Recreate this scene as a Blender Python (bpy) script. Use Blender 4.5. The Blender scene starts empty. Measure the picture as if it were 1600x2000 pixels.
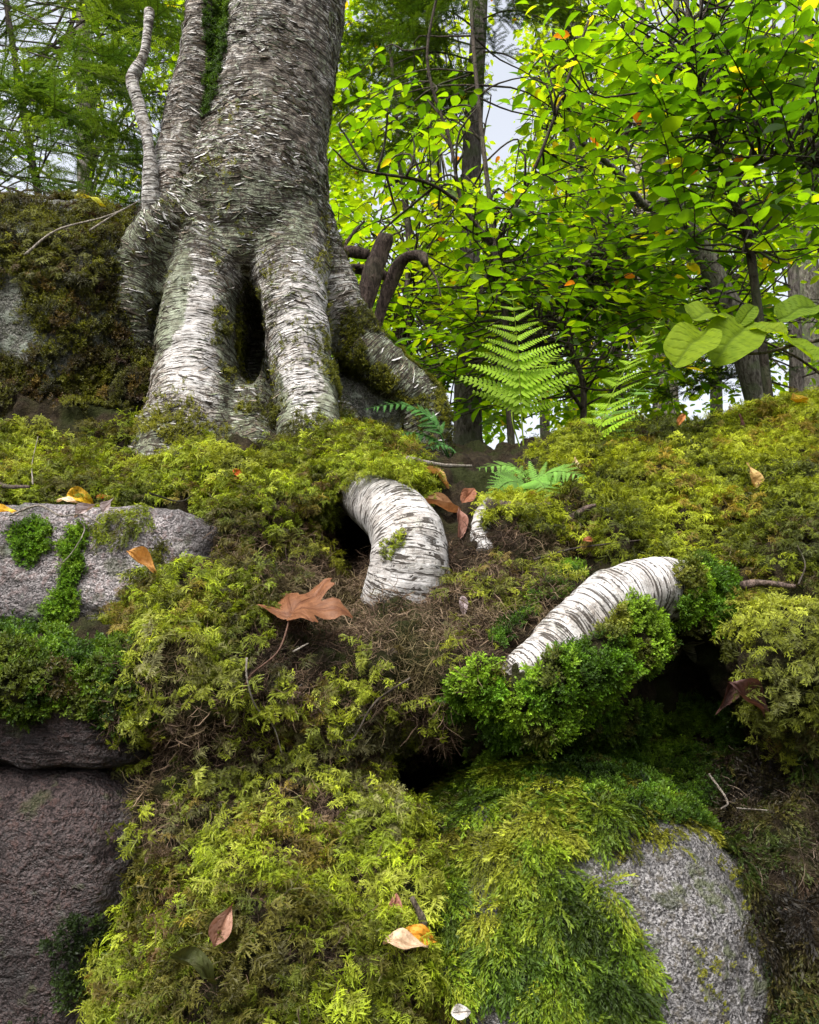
import bpy, math, random
import numpy as np
from mathutils import Vector, Matrix
from mathutils.kdtree import KDTree
R = math.radians
rng = np.random.default_rng(7)
random.seed(7)
sc = bpy.context.scene
# ------------------------------------------------------------------ camera
FPX, PITCH = 1700.0, R(10)
cam_d = bpy.data.cameras.new('camera'); cam = bpy.data.objects.new('camera', cam_d)
sc.collection.objects.link(cam); sc.camera = cam
cam_d.sensor_fit = 'HORIZONTAL'; cam_d.sensor_width = 36; cam_d.lens = 36 * FPX / 1600
cam_d.clip_start = .05; cam_d.clip_end = 500
cam.rotation_euler = (R(90) + PITCH, 0, 0)
sc.render.resolution_x, sc.render.resolution_y = 819, 1024
# ------------------------------------------------------------------ sky, sun, exposure
SUN_EL, SUN_AZ = R(58), R(-150)            # azimuth from +Y towards +X
w = bpy.data.worlds.new('World'); sc.world = w; w.use_nodes = True
nt = w.node_tree; nt.nodes.clear()
sky = nt.nodes.new('ShaderNodeTexSky'); sky.sky_type = 'NISHITA'; sky.sun_disc = False
sky.sun_elevation = SUN_EL; sky.sun_rotation = SUN_AZ; sky.dust_density = 7; sky.air_density = 1.0
hs = nt.nodes.new('ShaderNodeHueSaturation'); hs.inputs['Saturation'].default_value = .32
bg = nt.nodes.new('ShaderNodeBackground'); bg.inputs[1].default_value = .15
wo = nt.nodes.new('ShaderNodeOutputWorld')
nt.links.new(sky.outputs[0], hs.inputs['Color']); nt.links.new(hs.outputs[0], bg.inputs[0]); nt.links.new(bg.outputs[0], wo.inputs[0])
sd = bpy.data.lights.new('sun', 'SUN'); sd.energy = 1.35; sd.angle = R(14); sd.color = (1, .95, .86)
so = bpy.data.objects.new('sun', sd); sc.collection.objects.link(so)
sdir = Vector((math.sin(SUN_AZ) * math.cos(SUN_EL), math.cos(SUN_AZ) * math.cos(SUN_EL), math.sin(SUN_EL)))
so.rotation_euler = (-sdir).to_track_quat('-Z', 'Y').to_euler()
vs = sc.view_settings; vs.view_transform = 'Standard'; vs.look = 'None'; vs.exposure = 1.42; vs.gamma = 1
vs.use_curve_mapping = False
cy = sc.cycles
cy.max_bounces = 6; cy.diffuse_bounces = 3; cy.glossy_bounces = 2; cy.transmission_bounces = 4; cy.transparent_max_bounces = 6
cy.use_denoising = True; cy.caustics_reflective = False; cy.caustics_refractive = False
try: cy.denoising_prefilter = 'ACCURATE'
except Exception: pass

# ------------------------------------------------------------------ small maths
CT, ST = math.cos(PITCH), math.sin(PITCH)
def P(px, py, Y):
    """photo pixel + forward distance (m) -> world point"""
    px, py, Y = np.broadcast_arrays(np.asarray(px, float), np.asarray(py, float), np.asarray(Y, float))
    dx = (px - 800) / FPX; dz = (1000 - py) / FPX
    wy = CT - dz * ST; wz = ST + dz * CT
    k = Y / wy
    return np.stack([dx * k, Y, wz * k], -1)
def proj(p):
    zc = p[..., 1] * CT + p[..., 2] * ST; up = -p[..., 1] * ST + p[..., 2] * CT
    zc = np.maximum(zc, .05)
    return 800 + FPX * p[..., 0] / zc, 1000 - FPX * up / zc, zc
def pr(px, py, Y, rpx):
    p = P(px, py, Y); zc = p[..., 1] * CT + p[..., 2] * ST
    return p, np.asarray(rpx, float) * zc / FPX
def nrm(v): return v / np.maximum(np.linalg.norm(v, axis=-1, keepdims=True), 1e-9)
def _h(i, j, k, s):
    n = (i * 374761393 + j * 668265263 + k * 2147483647 + s * 1274126177) & 0xffffffff
    n = ((n ^ (n >> 13)) * 1274126177) & 0xffffffff
    n = ((n ^ (n >> 15)) * 2246822519) & 0xffffffff
    return ((n ^ (n >> 16)) & 0xffff) / 32767.5 - 1
def noise(p, s=0):
    f = np.floor(p); i = f.astype(np.int64); t = p - f; t = t * t * t * (t * (t * 6 - 15) + 10)
    r = 0
    for a in (0, 1):
        for b in (0, 1):
            for c in (0, 1):
                wgt = (t[..., 0] if a else 1 - t[..., 0]) * (t[..., 1] if b else 1 - t[..., 1]) * (t[..., 2] if c else 1 - t[..., 2])
                r = r + wgt * _h(i[..., 0] + a, i[..., 1] + b, i[..., 2] + c, s)
    return r
def fbm(p, freq, oct=4, s=0, gain=.5):
    r = 0; a = 1.; tot = 0
    for o in range(oct):
        r = r + a * noise(p * freq + o * 17.3, s + o); tot += a; a *= gain; freq *= 2.03
    return r / tot
def smooth(a, b, x):
    t = np.clip((x - a) / (b - a), 0, 1); return t * t * (3 - 2 * t)
def inpoly(px, py, poly):
    r = np.zeros(np.shape(px), bool); n = len(poly)
    for i in range(n):
        x0, y0 = poly[i]; x1, y1 = poly[(i + 1) % n]
        if y0 == y1: continue
        r ^= ((y0 > py) != (y1 > py)) & (px < (x1 - x0) * (py - y0) / (y1 - y0) + x0)
    return r
def ell(px, py, cx, cy_, rx, ry):           # 1 inside, fading to 0 at the rim
    d = np.sqrt(((px - cx) / rx) ** 2 + ((py - cy_) / ry) ** 2); return 1 - smooth(.6, 1.15, d)
def cr(pts, n):
    """Catmull-Rom resample of control rows to n rows"""
    pts = np.asarray(pts, float); m = len(pts)
    t = np.linspace(0, m - 1, n); i = np.minimum(t.astype(int), m - 2); f = (t - i)[:, None]
    ext = np.vstack([2 * pts[0] - pts[1], pts, 2 * pts[-1] - pts[-2]])
    a, b, c, d = ext[i], ext[i + 1], ext[i + 2], ext[i + 3]
    return .5 * (2 * b + (c - a) * f + (2 * a - 5 * b + 4 * c - d) * f ** 2 + (3 * b - a - 3 * c + d) * f ** 3)

# ------------------------------------------------------------------ mesh / object helpers
col = sc.collection
def mesh(name, V, F, mat=None, smooth_=True, attrs=None):
    me = bpy.data.meshes.new(name)
    V = np.asarray(V, np.float32)
    if isinstance(F, np.ndarray):
        k = F.shape[1]; nF = len(F)
        me.vertices.add(len(V)); me.vertices.foreach_set('co', V.ravel())
        me.loops.add(nF * k); me.loops.foreach_set('vertex_index', F.astype(np.int32).ravel())
        me.polygons.add(nF); me.polygons.foreach_set('loop_start', np.arange(0, nF * k, k, dtype=np.int32))
        me.update(calc_edges=True)
    else:
        me.from_pydata([tuple(v) for v in V.tolist()], [], F)
    if smooth_: me.polygons.foreach_set('use_smooth', np.ones(len(me.polygons), bool))
    for k, v in (attrs or {}).items(): attr(me, k, v)
    if mat: me.materials.append(mat)
    me.update()
    return me
def attr(me, k, v):
    v = np.asarray(v, np.float32)
    if v.ndim == 1:
        a = me.attributes.new(k, 'FLOAT', 'POINT'); a.data.foreach_set('value', v)
    elif v.shape[1] == 3:
        a = me.attributes.new(k, 'FLOAT_VECTOR', 'POINT'); a.data.foreach_set('vector', v.ravel())
def tag(o, label=None, cat=None, group=None, kind=None):
    if label: o['label'] = label
    if cat: o['category'] = cat
    if group: o['group'] = group
    if kind: o['kind'] = kind
    return o
def obj(name, me, parent=None):
    o = bpy.data.objects.new(name, me); col.objects.link(o)
    if parent: o.parent = parent
    return o
def empty(name, loc, *a, **k):
    e = bpy.data.objects.new(name, None); col.objects.link(e); e.location = tuple(float(c) for c in loc); e.empty_display_size = .05
    return tag(e, *a, **k)
def base(e):
    return np.array(e.location)
def part(name, V, F, mat, parent, attrs=None, smooth_=True):
    return obj(name, mesh(name, np.asarray(V) - base(parent), F, mat, smooth_, attrs), parent)
class Acc:
    """collects pieces that become one mesh"""
    def __init__(s): s.V = []; s.F = []; s.n = 0; s.A = {}
    def add(s, V, F, **at):
        s.V.append(V); s.F.append(np.asarray(F) + s.n); s.n += len(V)
        for k, v in at.items(): s.A.setdefault(k, []).append(v)
    def get(s): return np.concatenate(s.V), np.concatenate(s.F), {k: np.concatenate(v) for k, v in s.A.items()}
def tube(pts, rad, ns=8, n=None, wob=0, seed=0):
    pts = np.asarray(pts, float); rad = np.broadcast_to(np.asarray(rad, float), (len(pts),))
    if n:
        q = cr(np.c_[pts, rad], n); pts, rad = q[:, :3], np.maximum(q[:, 3], 1e-4)
    m = len(pts); T = nrm(np.gradient(pts, axis=0))
    u = np.cross(T[0], [0.3, .2, 1.]); u = u / np.linalg.norm(u); U = []
    for t in T:
        u = u - t * (u @ t); u = u / max(np.linalg.norm(u), 1e-9); U.append(u)
    U = np.array(U); W = np.cross(T, U)
    a = np.linspace(0, 2 * math.pi, ns, endpoint=False)
    D = U[:, None] * np.cos(a)[None, :, None] + W[:, None] * np.sin(a)[None, :, None]
    V = pts[:, None] + D * rad[:, None, None]
    if wob:
        V = V + D * (fbm(V, 3.0 / np.mean(rad) * .1, 3, seed)[..., None] * wob * rad[:, None, None])
    V = V.reshape(-1, 3)
    i = np.arange(m - 1)[:, None] * ns; j = np.arange(ns)[None]; k = (j + 1) % ns
    F = np.stack([i + j, i + k, i + ns + k, i + ns + j], -1).reshape(-1, 4)
    V = np.vstack([V, pts[0], pts[-1]]); c0, c1 = m * ns, m * ns + 1
    jj = np.arange(ns); kk = (jj + 1) % ns
    cap0 = np.c_[kk, jj, np.full(ns, c0), np.full(ns, c0)]; cap1 = np.c_[(m - 1) * ns + jj, (m - 1) * ns + kk, np.full(ns, c1), np.full(ns, c1)]
    return V, F, np.vstack([cap0, cap1])[:, :3]
def tube_tris(*a, **k):
    V, F, C = tube(*a, **k)
    return V, np.vstack([F[:, [0, 1, 2]], F[:, [0, 2, 3]], C])
def vnormals(V, T):
    n = np.cross(V[T[:, 1]] - V[T[:, 0]], V[T[:, 2]] - V[T[:, 0]]); N = np.zeros_like(V)
    for c in range(3): np.add.at(N, T[:, c], n)
    return nrm(N)
def tris_of(F): return F if F.shape[1] == 3 else np.vstack([F[:, [0, 1, 2]], F[:, [0, 2, 3]]])

# ------------------------------------------------------------------ materials
class NB:
    def __init__(s, name):
        s.m = bpy.data.materials.new(name); s.m.use_nodes = True; s.t = s.m.node_tree; s.t.nodes.clear()
        s.out = s.n('ShaderNodeOutputMaterial')
    def n(s, ty, **kw):
        x = s.t.nodes.new(ty)
        for k, v in kw.items(): setattr(x, k, v)
        return x
    def set(s, sock, v):
        if isinstance(v, bpy.types.NodeSocket): s.t.links.new(v, sock)
        elif isinstance(v, (tuple, list)) and len(v) == 3 and sock.type == 'RGBA': sock.default_value = (*v, 1)
        else: sock.default_value = v
    def geo(s): return s.n('ShaderNodeNewGeometry').outputs['Position']
    def at(s, name, ty='GEOMETRY', out='Vector'):
        return s.n('ShaderNodeAttribute', attribute_name=name, attribute_type=ty).outputs[out]
    def noise(s, vec, scale, detail=4, rough=.55, dist=0):
        x = s.n('ShaderNodeTexNoise'); s.set(x.inputs['Vector'], vec); x.inputs['Scale'].default_value = scale
        x.inputs['Detail'].default_value = detail; x.inputs['Roughness'].default_value = rough; x.inputs['Distortion'].default_value = dist
        return x.outputs['Fac']
    def voro(s, vec, scale, out='Distance', feature='F1'):
        x = s.n('ShaderNodeTexVoronoi', feature=feature); s.set(x.inputs['Vector'], vec); x.inputs['Scale'].default_value = scale
        return x.outputs[out]
    def mapr(s, v, a, b, c=0., d=1.):
        x = s.n('ShaderNodeMapRange', interpolation_type='SMOOTHSTEP'); s.set(x.inputs[0], v)
        for i, q in enumerate((a, b, c, d)): s.set(x.inputs[1 + i], q)
        return x.outputs[0]
    def math(s, op, a, b=0.):
        x = s.n('ShaderNodeMath', operation=op); s.set(x.inputs[0], a); s.set(x.inputs[1], b); return x.outputs[0]
    def vmul(s, v, k):
        x = s.n('ShaderNodeVectorMath', operation='MULTIPLY'); s.set(x.inputs[0], v); x.inputs[1].default_value = k; return x.outputs[0]
    def mix(s, f, a, b, mode='MIX'):
        x = s.n('ShaderNodeMix', data_type='RGBA', blend_type=mode); s.set(x.inputs[0], f)
        s.set(x.inputs[6], a); s.set(x.inputs[7], b); return x.outputs[2]
    def ramp(s, f, stops):
        x = s.n('ShaderNodeValToRGB'); s.set(x.inputs[0], f); e = x.color_ramp.elements
        while len(e) < len(stops): e.new(.5)
        for q, (p_, c) in zip(e, stops): q.position = p_; q.color = (*c, 1)
        return x.outputs[0]
    def bump(s, h, dist=.01, strength=1., nrm_=None):
        x = s.n('ShaderNodeBump'); s.set(x.inputs['Height'], h); x.inputs['Distance'].default_value = dist; x.inputs['Strength'].default_value = strength
        if nrm_: s.set(x.inputs['Normal'], nrm_)
        return x.outputs[0]
    def bsdf(s, color, rough=.7, normal=None, spec=.3, transl=None, tf=.5):
        b = s.n('ShaderNodeBsdfPrincipled'); s.set(b.inputs['Base Color'], color); s.set(b.inputs['Roughness'], rough)
        b.inputs['Specular IOR Level'].default_value = spec
        if normal: s.set(b.inputs['Normal'], normal)
        o = b.outputs[0]
        if transl is not None:
            t = s.n('ShaderNodeBsdfTranslucent'); s.set(t.inputs[0], transl)
            if normal: s.set(t.inputs['Normal'], normal)
            m = s.n('ShaderNodeMixShader'); m.inputs[0].default_value = tf
            s.t.links.new(o, m.inputs[1]); s.t.links.new(t.outputs[0], m.inputs[2]); o = m.outputs[0]
        s.t.links.new(o, s.out.inputs[0]); return s.m

def mat_granite(name, light, dark, tint, wet=.0, scale=1., lichen=(.30, .33, .27), lf=.62, lo=.5):
    b = NB(name); g = b.geo()
    f1 = b.noise(g, 260 * scale, 3, .65); f2 = b.noise(g, 95 * scale, 4, .6); f3 = b.noise(g, 9, 4); f4 = b.noise(g, 30, 5, .6)
    c = b.mix(b.mapr(f1, .40, .60), dark, light)
    sp = b.voro(g, 190 * scale); c = b.mix(b.mapr(sp, .30, .12), c, tuple(x * .22 for x in dark))
    c = b.mix(b.math('MULTIPLY', b.mapr(f2, .5, .66), .75), c, tint)
    c = b.mix(b.math('MULTIPLY', b.mapr(f3, .42, .66), .7), c, tuple(.42 * x for x in dark))
    c = b.mix(b.math('MULTIPLY', b.mapr(f4, lf, lf + .1), .7), c, lichen)
    c = b.mix(b.math('MULTIPLY', b.mapr(b.noise(g, 14, 4), .58, .68), .6), c, (.045, .055, .018))
    h = b.math('ADD', b.math('MULTIPLY', f2, 1.2), b.math('ADD', b.math('MULTIPLY', f1, .5), b.math('MULTIPLY', f4, 2.)))
    return b.bsdf(c, b.mapr(f2, .3, .7, .5 - wet, .9 - wet), b.bump(h, .020, 1.), .35)
M = {}
M['granite_light'] = mat_granite('granite_pale', (.40, .365, .365), (.10, .088, .088), (.26, .19, .18))
M['granite_dark'] = mat_granite('granite_damp', (.085, .062, .060), (.020, .015, .015), (.07, .036, .030), .22, lichen=(.05, .055, .025))
M['granite_grey'] = mat_granite('granite_grey', (.29, .28, .28), (.06, .055, .055), (.11, .095, .065), lichen=(.07, .085, .03), lf=.55)
M['granite_lichen'] = mat_granite('granite_lichened', (.17, .165, .14), (.035, .038, .028), (.075, .09, .05), lichen=(.22, .25, .20), lf=.52)

def mat_soil():
    b = NB('humus'); g = b.geo()
    f = b.noise(g, 40, 6, .7); f2 = b.noise(g, 7, 4); f3 = b.noise(g, 180, 4, .7)
    c = b.ramp(f, [(.3, (.008, .006, .004)), (.5, (.024, .017, .010)), (.7, (.045, .036, .018))])
    c = b.mix(b.mapr(f2, .45, .62), c, (.022, .026, .007))
    return b.bsdf(c, .95, b.bump(b.math('ADD', f, b.math('MULTIPLY', f3, .5)), .02, 1), .1)
M['soil'] = mat_soil()

def mat_bark():
    b = NB('yellow_birch_bark'); q = b.at('bark'); white = b.at('white', out='Fac'); green = b.at('green', out='Fac'); brown = b.at('brown', out='Fac')
    g = b.geo()
    fine = b.noise(b.vmul(q, (14, 14, 230)), 1, 4, .6, .3)
    band = b.noise(b.vmul(q, (6, 6, 60)), 1, 4, .6, .4)
    dash = b.noise(b.vmul(q, (30, 30, 300)), 1, 2, .5, .25)
    patch = b.noise(g, 13, 5, .65); spk = b.noise(g, 120, 4, .7); pt2 = b.noise(g, 34, 5, .65)
    c = b.ramp(fine, [(.30, (.12, .10, .08)), (.45, (.28, .26, .23)), (.56, (.43, .42, .40)), (.72, (.54, .53, .52))])
    c = b.mix(b.math('MULTIPLY', b.mapr(band, .50, .66), .55), c, (.24, .19, .14))
    c = b.mix(b.mapr(white, .55, 1., 0., .72), c, b.mix(b.mapr(patch, .35, .65), (.33, .31, .30), (.50, .49, .49)))
    # brown / dark weathered plates
    bf = b.mapr(b.math('ADD', pt2, b.math('MULTIPLY', brown, .5)), .66, .78)
    c = b.mix(b.math('MULTIPLY', bf, .85), c, b.mix(spk, (.05, .036, .026), (.17, .135, .10)))
    # lichen and algae film
    gf = b.mapr(b.math('ADD', b.math('ADD', b.math('MULTIPLY', patch, .6), b.math('MULTIPLY', spk, .4)), b.math('MULTIPLY', green, .55)), .63, .70)
    c = b.mix(b.math('MULTIPLY', gf, .85), c, b.mix(b.mapr(pt2, .4, .6), (.065, .075, .03), (.20, .23, .155)))
    fl = b.noise(g, 75, 6, .78, .6)
    c = b.mix(b.math('MULTIPLY', b.mapr(fl, .50, .56), b.mapr(white, .5, 1.1, .95, .0)), c, b.mix(b.mapr(spk, .4, .6), (.022, .016, .012), (.085, .06, .04)))
    c = b.mix(b.math('MULTIPLY', b.mapr(b.noise(g, 48, 6, .75), .57, .61), b.mapr(white, .45, .95, .75, .0)), c, (.30, .33, .26))
    th = b.mapr(white, 0., 1., .50, .555)
    dk = b.math('SUBTRACT', dash, th)
    c = b.mix(b.math('MULTIPLY', b.mapr(dk, 0., .035), .92), c, (.028, .021, .015))
    h = b.math('ADD', b.math('MULTIPLY', fine, 1.), b.math('ADD', b.math('MULTIPLY', band, .8), b.math('MULTIPLY', b.math('ADD', spk, fl), .5)))
    h = b.math('SUBTRACT', h, b.math('MULTIPLY', b.mapr(dk, 0., .03), .8))
    h = b.math('MULTIPLY', h, b.mapr(white, .5, 1., 1., .35))
    return b.bsdf(c, .72, b.bump(h, .008, 1.), .25)
M['bark'] = mat_bark()
def mat_flake():
    b = NB('peeling_bark'); t = b.at('tint', 'INSTANCER'); g = b.geo()
    c = b.mix(b.math('MULTIPLY', b.mapr(b.noise(g, 160, 3), .45, .65), .5), t, b.mix(.7, t, (.03, .025, .02)))
    return b.bsdf(c, .75, None, .2)
M['flake'] = mat_flake()
def mat_bark_far(name, light, dark, moss=.0, sc_=1.):
    b = NB(name); g = b.geo()
    v = b.vmul(g, (60 * sc_, 60 * sc_, 22 * sc_)); f = b.noise(v, 1, 5, .65, .5); f2 = b.noise(g, 9, 4)
    c = b.ramp(f, [(.36, dark), (.52, tuple((x + y) / 2 for x, y in zip(light, dark))), (.66, light)])
    c = b.mix(b.mapr(f2, .5, .65, 0., moss), c, (.10, .13, .06))
    return b.bsdf(c, .9, b.bump(f, .02, 1), .15)
M['bark_spruce'] = mat_bark_far('spruce_bark', (.17, .15, .135), (.035, .028, .024), .4)
M['bark_twig'] = mat_bark_far('twig_bark', (.085, .07, .055), (.022, .017, .013), .3)
M['bark_maple'] = mat_bark_far('maple_bark', (.20, .185, .16), (.05, .042, .035), .6)
M['bark_birch_far'] = mat_bark_far('far_birch_bark', (.52, .46, .43), (.16, .12, .10), .15)
M['deadwood'] = mat_bark_far('dead_wood', (.16, .115, .095), (.03, .022, .018), .2, 1.5)
M['pale_twig'] = mat_bark_far('bleached_twig', (.42, .38, .33), (.17, .14, .11), .1, 3)

def mat_moss(name, gloss=.55, tf=.35):
    b = NB(name); t = b.at('tint', 'INSTANCER'); k = b.at('tip', out='Fac')
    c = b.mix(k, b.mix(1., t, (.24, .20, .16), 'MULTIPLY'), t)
    return b.bsdf(c, gloss, None, .25, b.mix(1., c, (1.25, 1.2, .6), 'MULTIPLY'), tf)
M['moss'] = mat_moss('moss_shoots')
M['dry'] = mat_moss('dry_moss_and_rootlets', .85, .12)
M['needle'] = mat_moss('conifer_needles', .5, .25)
def mat_leaf(name, src, tf=.6, rough=.42, tk=(2.5, 2.4, .45)):
    b = NB(name)
    t = b.at('tint') if src == 'attr' else b.n('ShaderNodeObjectInfo').outputs['Color']
    g = b.geo(); f = b.noise(g, 45, 3)
    c = b.mix(b.mapr(f, .35, .7, 0., .35), t, b.mix(1., t, (.55, .6, .5), 'MULTIPLY'))
    return b.bsdf(c, rough, None, .35, b.mix(1., c, tk, 'MULTIPLY'), tf)
M['leaf_attr'] = mat_leaf('green_leaf_mass', 'attr', .62, .55); M['leaf_obj'] = mat_leaf('green_leaf', 'obj', .62, .55)
M['fern'] = mat_leaf('fern_green', 'obj', .5, .7, (1.8, 1.7, .5))
def mat_big():
    b = NB('broad_leaf'); t = b.n('ShaderNodeObjectInfo').outputs['Color']; v = b.at('vein', out='Fac'); g = b.geo()
    c = b.mix(b.mapr(b.noise(g, 60, 4), .35, .7, 0., .5), t, b.mix(1., t, (.5, .6, .5), 'MULTIPLY'))
    c = b.mix(b.math('MULTIPLY', v, .7), c, b.mix(1., t, (.4, .45, .4), 'MULTIPLY'))
    return b.bsdf(c, .75, b.bump(b.math('MULTIPLY', v, -1.), .003, .7), .2, b.mix(1., c, (1.7, 1.6, .6), 'MULTIPLY'), .5)
M['leaf_big'] = mat_big()
def mat_dead():
    b = NB('fallen_leaf'); t = b.n('ShaderNodeObjectInfo').outputs['Color']; v = b.at('vein', out='Fac'); g = b.geo()
    f = b.noise(g, 70, 5, .65); f2 = b.noise(g, 260, 3)
    c = b.mix(b.mapr(f, .35, .68, 0., .7), t, b.mix(1., t, (.48, .40, .34), 'MULTIPLY'))
    c = b.mix(b.math('MULTIPLY', v, .55), c, b.mix(1., t, (.5, .36, .25), 'MULTIPLY'))
    return b.bsdf(c, .6, b.bump(b.math('ADD', b.math('MULTIPLY', v, -1.), b.math('MULTIPLY', f2, .4)), .002, .8), .3, b.mix(1., c, (1.2, .9, .6), 'MULTIPLY'), .25)
M['dead_leaf'] = mat_dead()
# ================================================================== GROUND
def floor_z(x, y):
    return .50 + .225 * (y - 2.2) + .05 * np.sin(x * .9 + 1) * np.clip((y - 3) / 3, 0, 1)
def build_ground():
    xs = np.sort(np.unique(np.concatenate([np.linspace(-80, 80, 60), np.linspace(-6, 6, 80)])))
    ys = np.sort(np.unique(np.concatenate([np.linspace(-40, 90, 60), np.linspace(1.5, 14, 110)])))
    X, Y = np.meshgrid(xs, ys)
    up = smooth(1.95, 2.7, Y)
    Z = -1.55 * (1 - up) + (floor_z(X, np.minimum(Y, 14)) - .06 - .03 * np.maximum(Y - 14, 0)) * up
    p = np.stack([X, Y, Z], -1); Z = Z + fbm(p, 1.1, 4, 3) * .12 * smooth(2.9, 4, Y) + fbm(p, 6, 3, 5) * .025
    V = np.stack([X, Y, Z], -1).reshape(-1, 3); n = len(xs)
    i = np.arange(len(ys) - 1)[:, None] * n + np.arange(n - 1)[None]
    F = np.stack([i, i + 1, i + n + 1, i + n], -1).reshape(-1, 4)
    b = NB('forest_floor'); g = b.geo(); f = b.noise(g, 25, 6, .7); f2 = b.noise(g, 2.5, 4)
    c = b.ramp(f, [(.3, (.02, .014, .008)), (.5, (.055, .038, .022)), (.7, (.12, .075, .04))])
    c = b.mix(b.mapr(f2, .46, .58), c, (.04, .055, .012))
    m = b.bsdf(c, .95, b.bump(f, .05), .1)
    tag(obj('ground', mesh('ground', V, F, m)), 'leafy forest floor rising behind the mossy bank', 'ground', kind='structure')
build_ground()

# ================================================================== THE BANK (lofted earth surface, with ledge, overhangs and hollows)
ROWPY = [2700, 2000, 1800, 1640, 1550, 1480, 1420, 1330, 1230, 1150, 1080, 1000, 930, 870, 640, 420]
BANK = {  # column pixel : forward distance of each row (metres), (row: pixel) overrides
 -900: ([1.35, 1.45, 1.5, 1.5, 1.5, 1.45, 1.36, 1.3, 1.38, 1.55, 1.65, 1.65, 1.8, 2.0, 2.15, 2.4], {}),
 -100: ([1.35, 1.45, 1.5, 1.5, 1.5, 1.45, 1.34, 1.27, 1.36, 1.62, 1.68, 1.68, 1.80, 2.0, 2.12, 2.4], {8: 1262, 9: 1232}),
 130: ([1.35, 1.42, 1.48, 1.5, 1.5, 1.44, 1.33, 1.26, 1.36, 1.62, 1.68, 1.66, 1.78, 2.0, 2.12, 2.38], {8: 1265, 9: 1238}),
 240: ([1.00, 1.22, 1.33, 1.42, 1.44, 1.39, 1.32, 1.28, 1.35, 1.58, 1.66, 1.66, 1.76, 2.0, 2.16, 2.36], {8: 1255, 9: 1215}),
 340: ([.97, 1.12, 1.19, 1.27, 1.30, 1.31, 1.31, 1.29, 1.33, 1.42, 1.58, 1.62, 1.76, 2.0, 2.25, 2.42], {}),
 480: ([.95, 1.10, 1.18, 1.29, 1.33, 1.345, 1.33, 1.31, 1.35, 1.41, 1.5, 1.56, 1.70, 1.95, 2.35, 2.6], {13: 890, 14: 800, 15: 760}),
 600: ([.95, 1.09, 1.17, 1.27, 1.32, 1.345, 1.335, 1.32, 1.37, 1.44, 1.58, 1.58, 1.66, 1.84, 2.3, 2.6], {13: 890, 14: 850, 15: 820}),
 685: ([.95, 1.09, 1.17, 1.27, 1.33, 1.36, 1.345, 1.33, 1.39, 1.62, 1.98, 1.78, 1.72, 1.84, 2.2, 2.6], {10: 1090, 13: 880, 14: 860, 15: 845}),
 750: ([.95, 1.09, 1.17, 1.28, 1.42, 1.66, 1.39, 1.33, 1.36, 1.46, 1.60, 1.70, 1.76, 1.86, 2.2, 2.6], {13: 895, 14: 875, 15: 860}),
 815: ([1.0, 1.12, 1.22, 1.34, 1.55, 1.95, 1.44, 1.34, 1.36, 1.44, 1.55, 1.66, 1.78, 1.9, 2.3, 2.8], {4: 1560, 5: 1500, 6: 1440, 13: 905, 14: 890, 15: 880}),
 920: ([1.25, 1.35, 1.45, 1.5, 1.6, 1.9, 1.42, 1.29, 1.35, 1.43, 1.52, 1.64, 1.8, 2.0, 2.4, 2.9], {5: 1500, 6: 1450, 13: 915, 14: 903, 15: 893}),
 1050: ([1.25, 1.35, 1.45, 1.5, 1.54, 1.78, 1.42, 1.26, 1.31, 1.44, 1.54, 1.68, 1.84, 2.0, 2.2, 2.45], {5: 1490, 6: 1445, 7: 1360, 8: 1270, 13: 915, 14: 885, 15: 868}),
 1200: ([1.25, 1.4, 1.45, 1.48, 1.50, 1.68, 1.47, 1.32, 1.34, 1.44, 1.54, 1.64, 1.8, 1.96, 2.12, 2.35], {5: 1460, 6: 1395, 7: 1320, 8: 1250, 9: 1180, 10: 1090, 13: 893, 14: 860, 15: 843}),
 1350: ([1.15, 1.28, 1.34, 1.42, 1.50, 1.66, 1.60, 1.46, 1.44, 1.48, 1.56, 1.64, 1.78, 1.94, 2.1, 2.35], {5: 1420, 6: 1310, 7: 1250, 8: 1200, 9: 1150, 13: 885, 14: 855, 15: 838}),
 1490: ([1.05, 1.17, 1.24, 1.32, 1.40, 1.52, 1.44, 1.34, 1.36, 1.45, 1.55, 1.64, 1.75, 1.9, 2.06, 2.28], {5: 1470, 6: 1430, 9: 1170, 13: 865, 14: 833, 15: 815}),
 1700: ([1.05, 1.15, 1.20, 1.27, 1.35, 1.45, 1.4, 1.3, 1.33, 1.42, 1.5, 1.6, 1.72, 1.86, 2.02, 2.25], {5: 1470, 6: 1430, 9: 1170, 13: 850, 14: 810, 15: 785}),
 2500: ([1.25, 1.35, 1.38, 1.42, 1.45, 1.46, 1.4, 1.3, 1.33, 1.42, 1.5, 1.6, 1.72, 1.86, 2.02, 2.25], {13: 860, 14: 830, 15: 810}),
}
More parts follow.
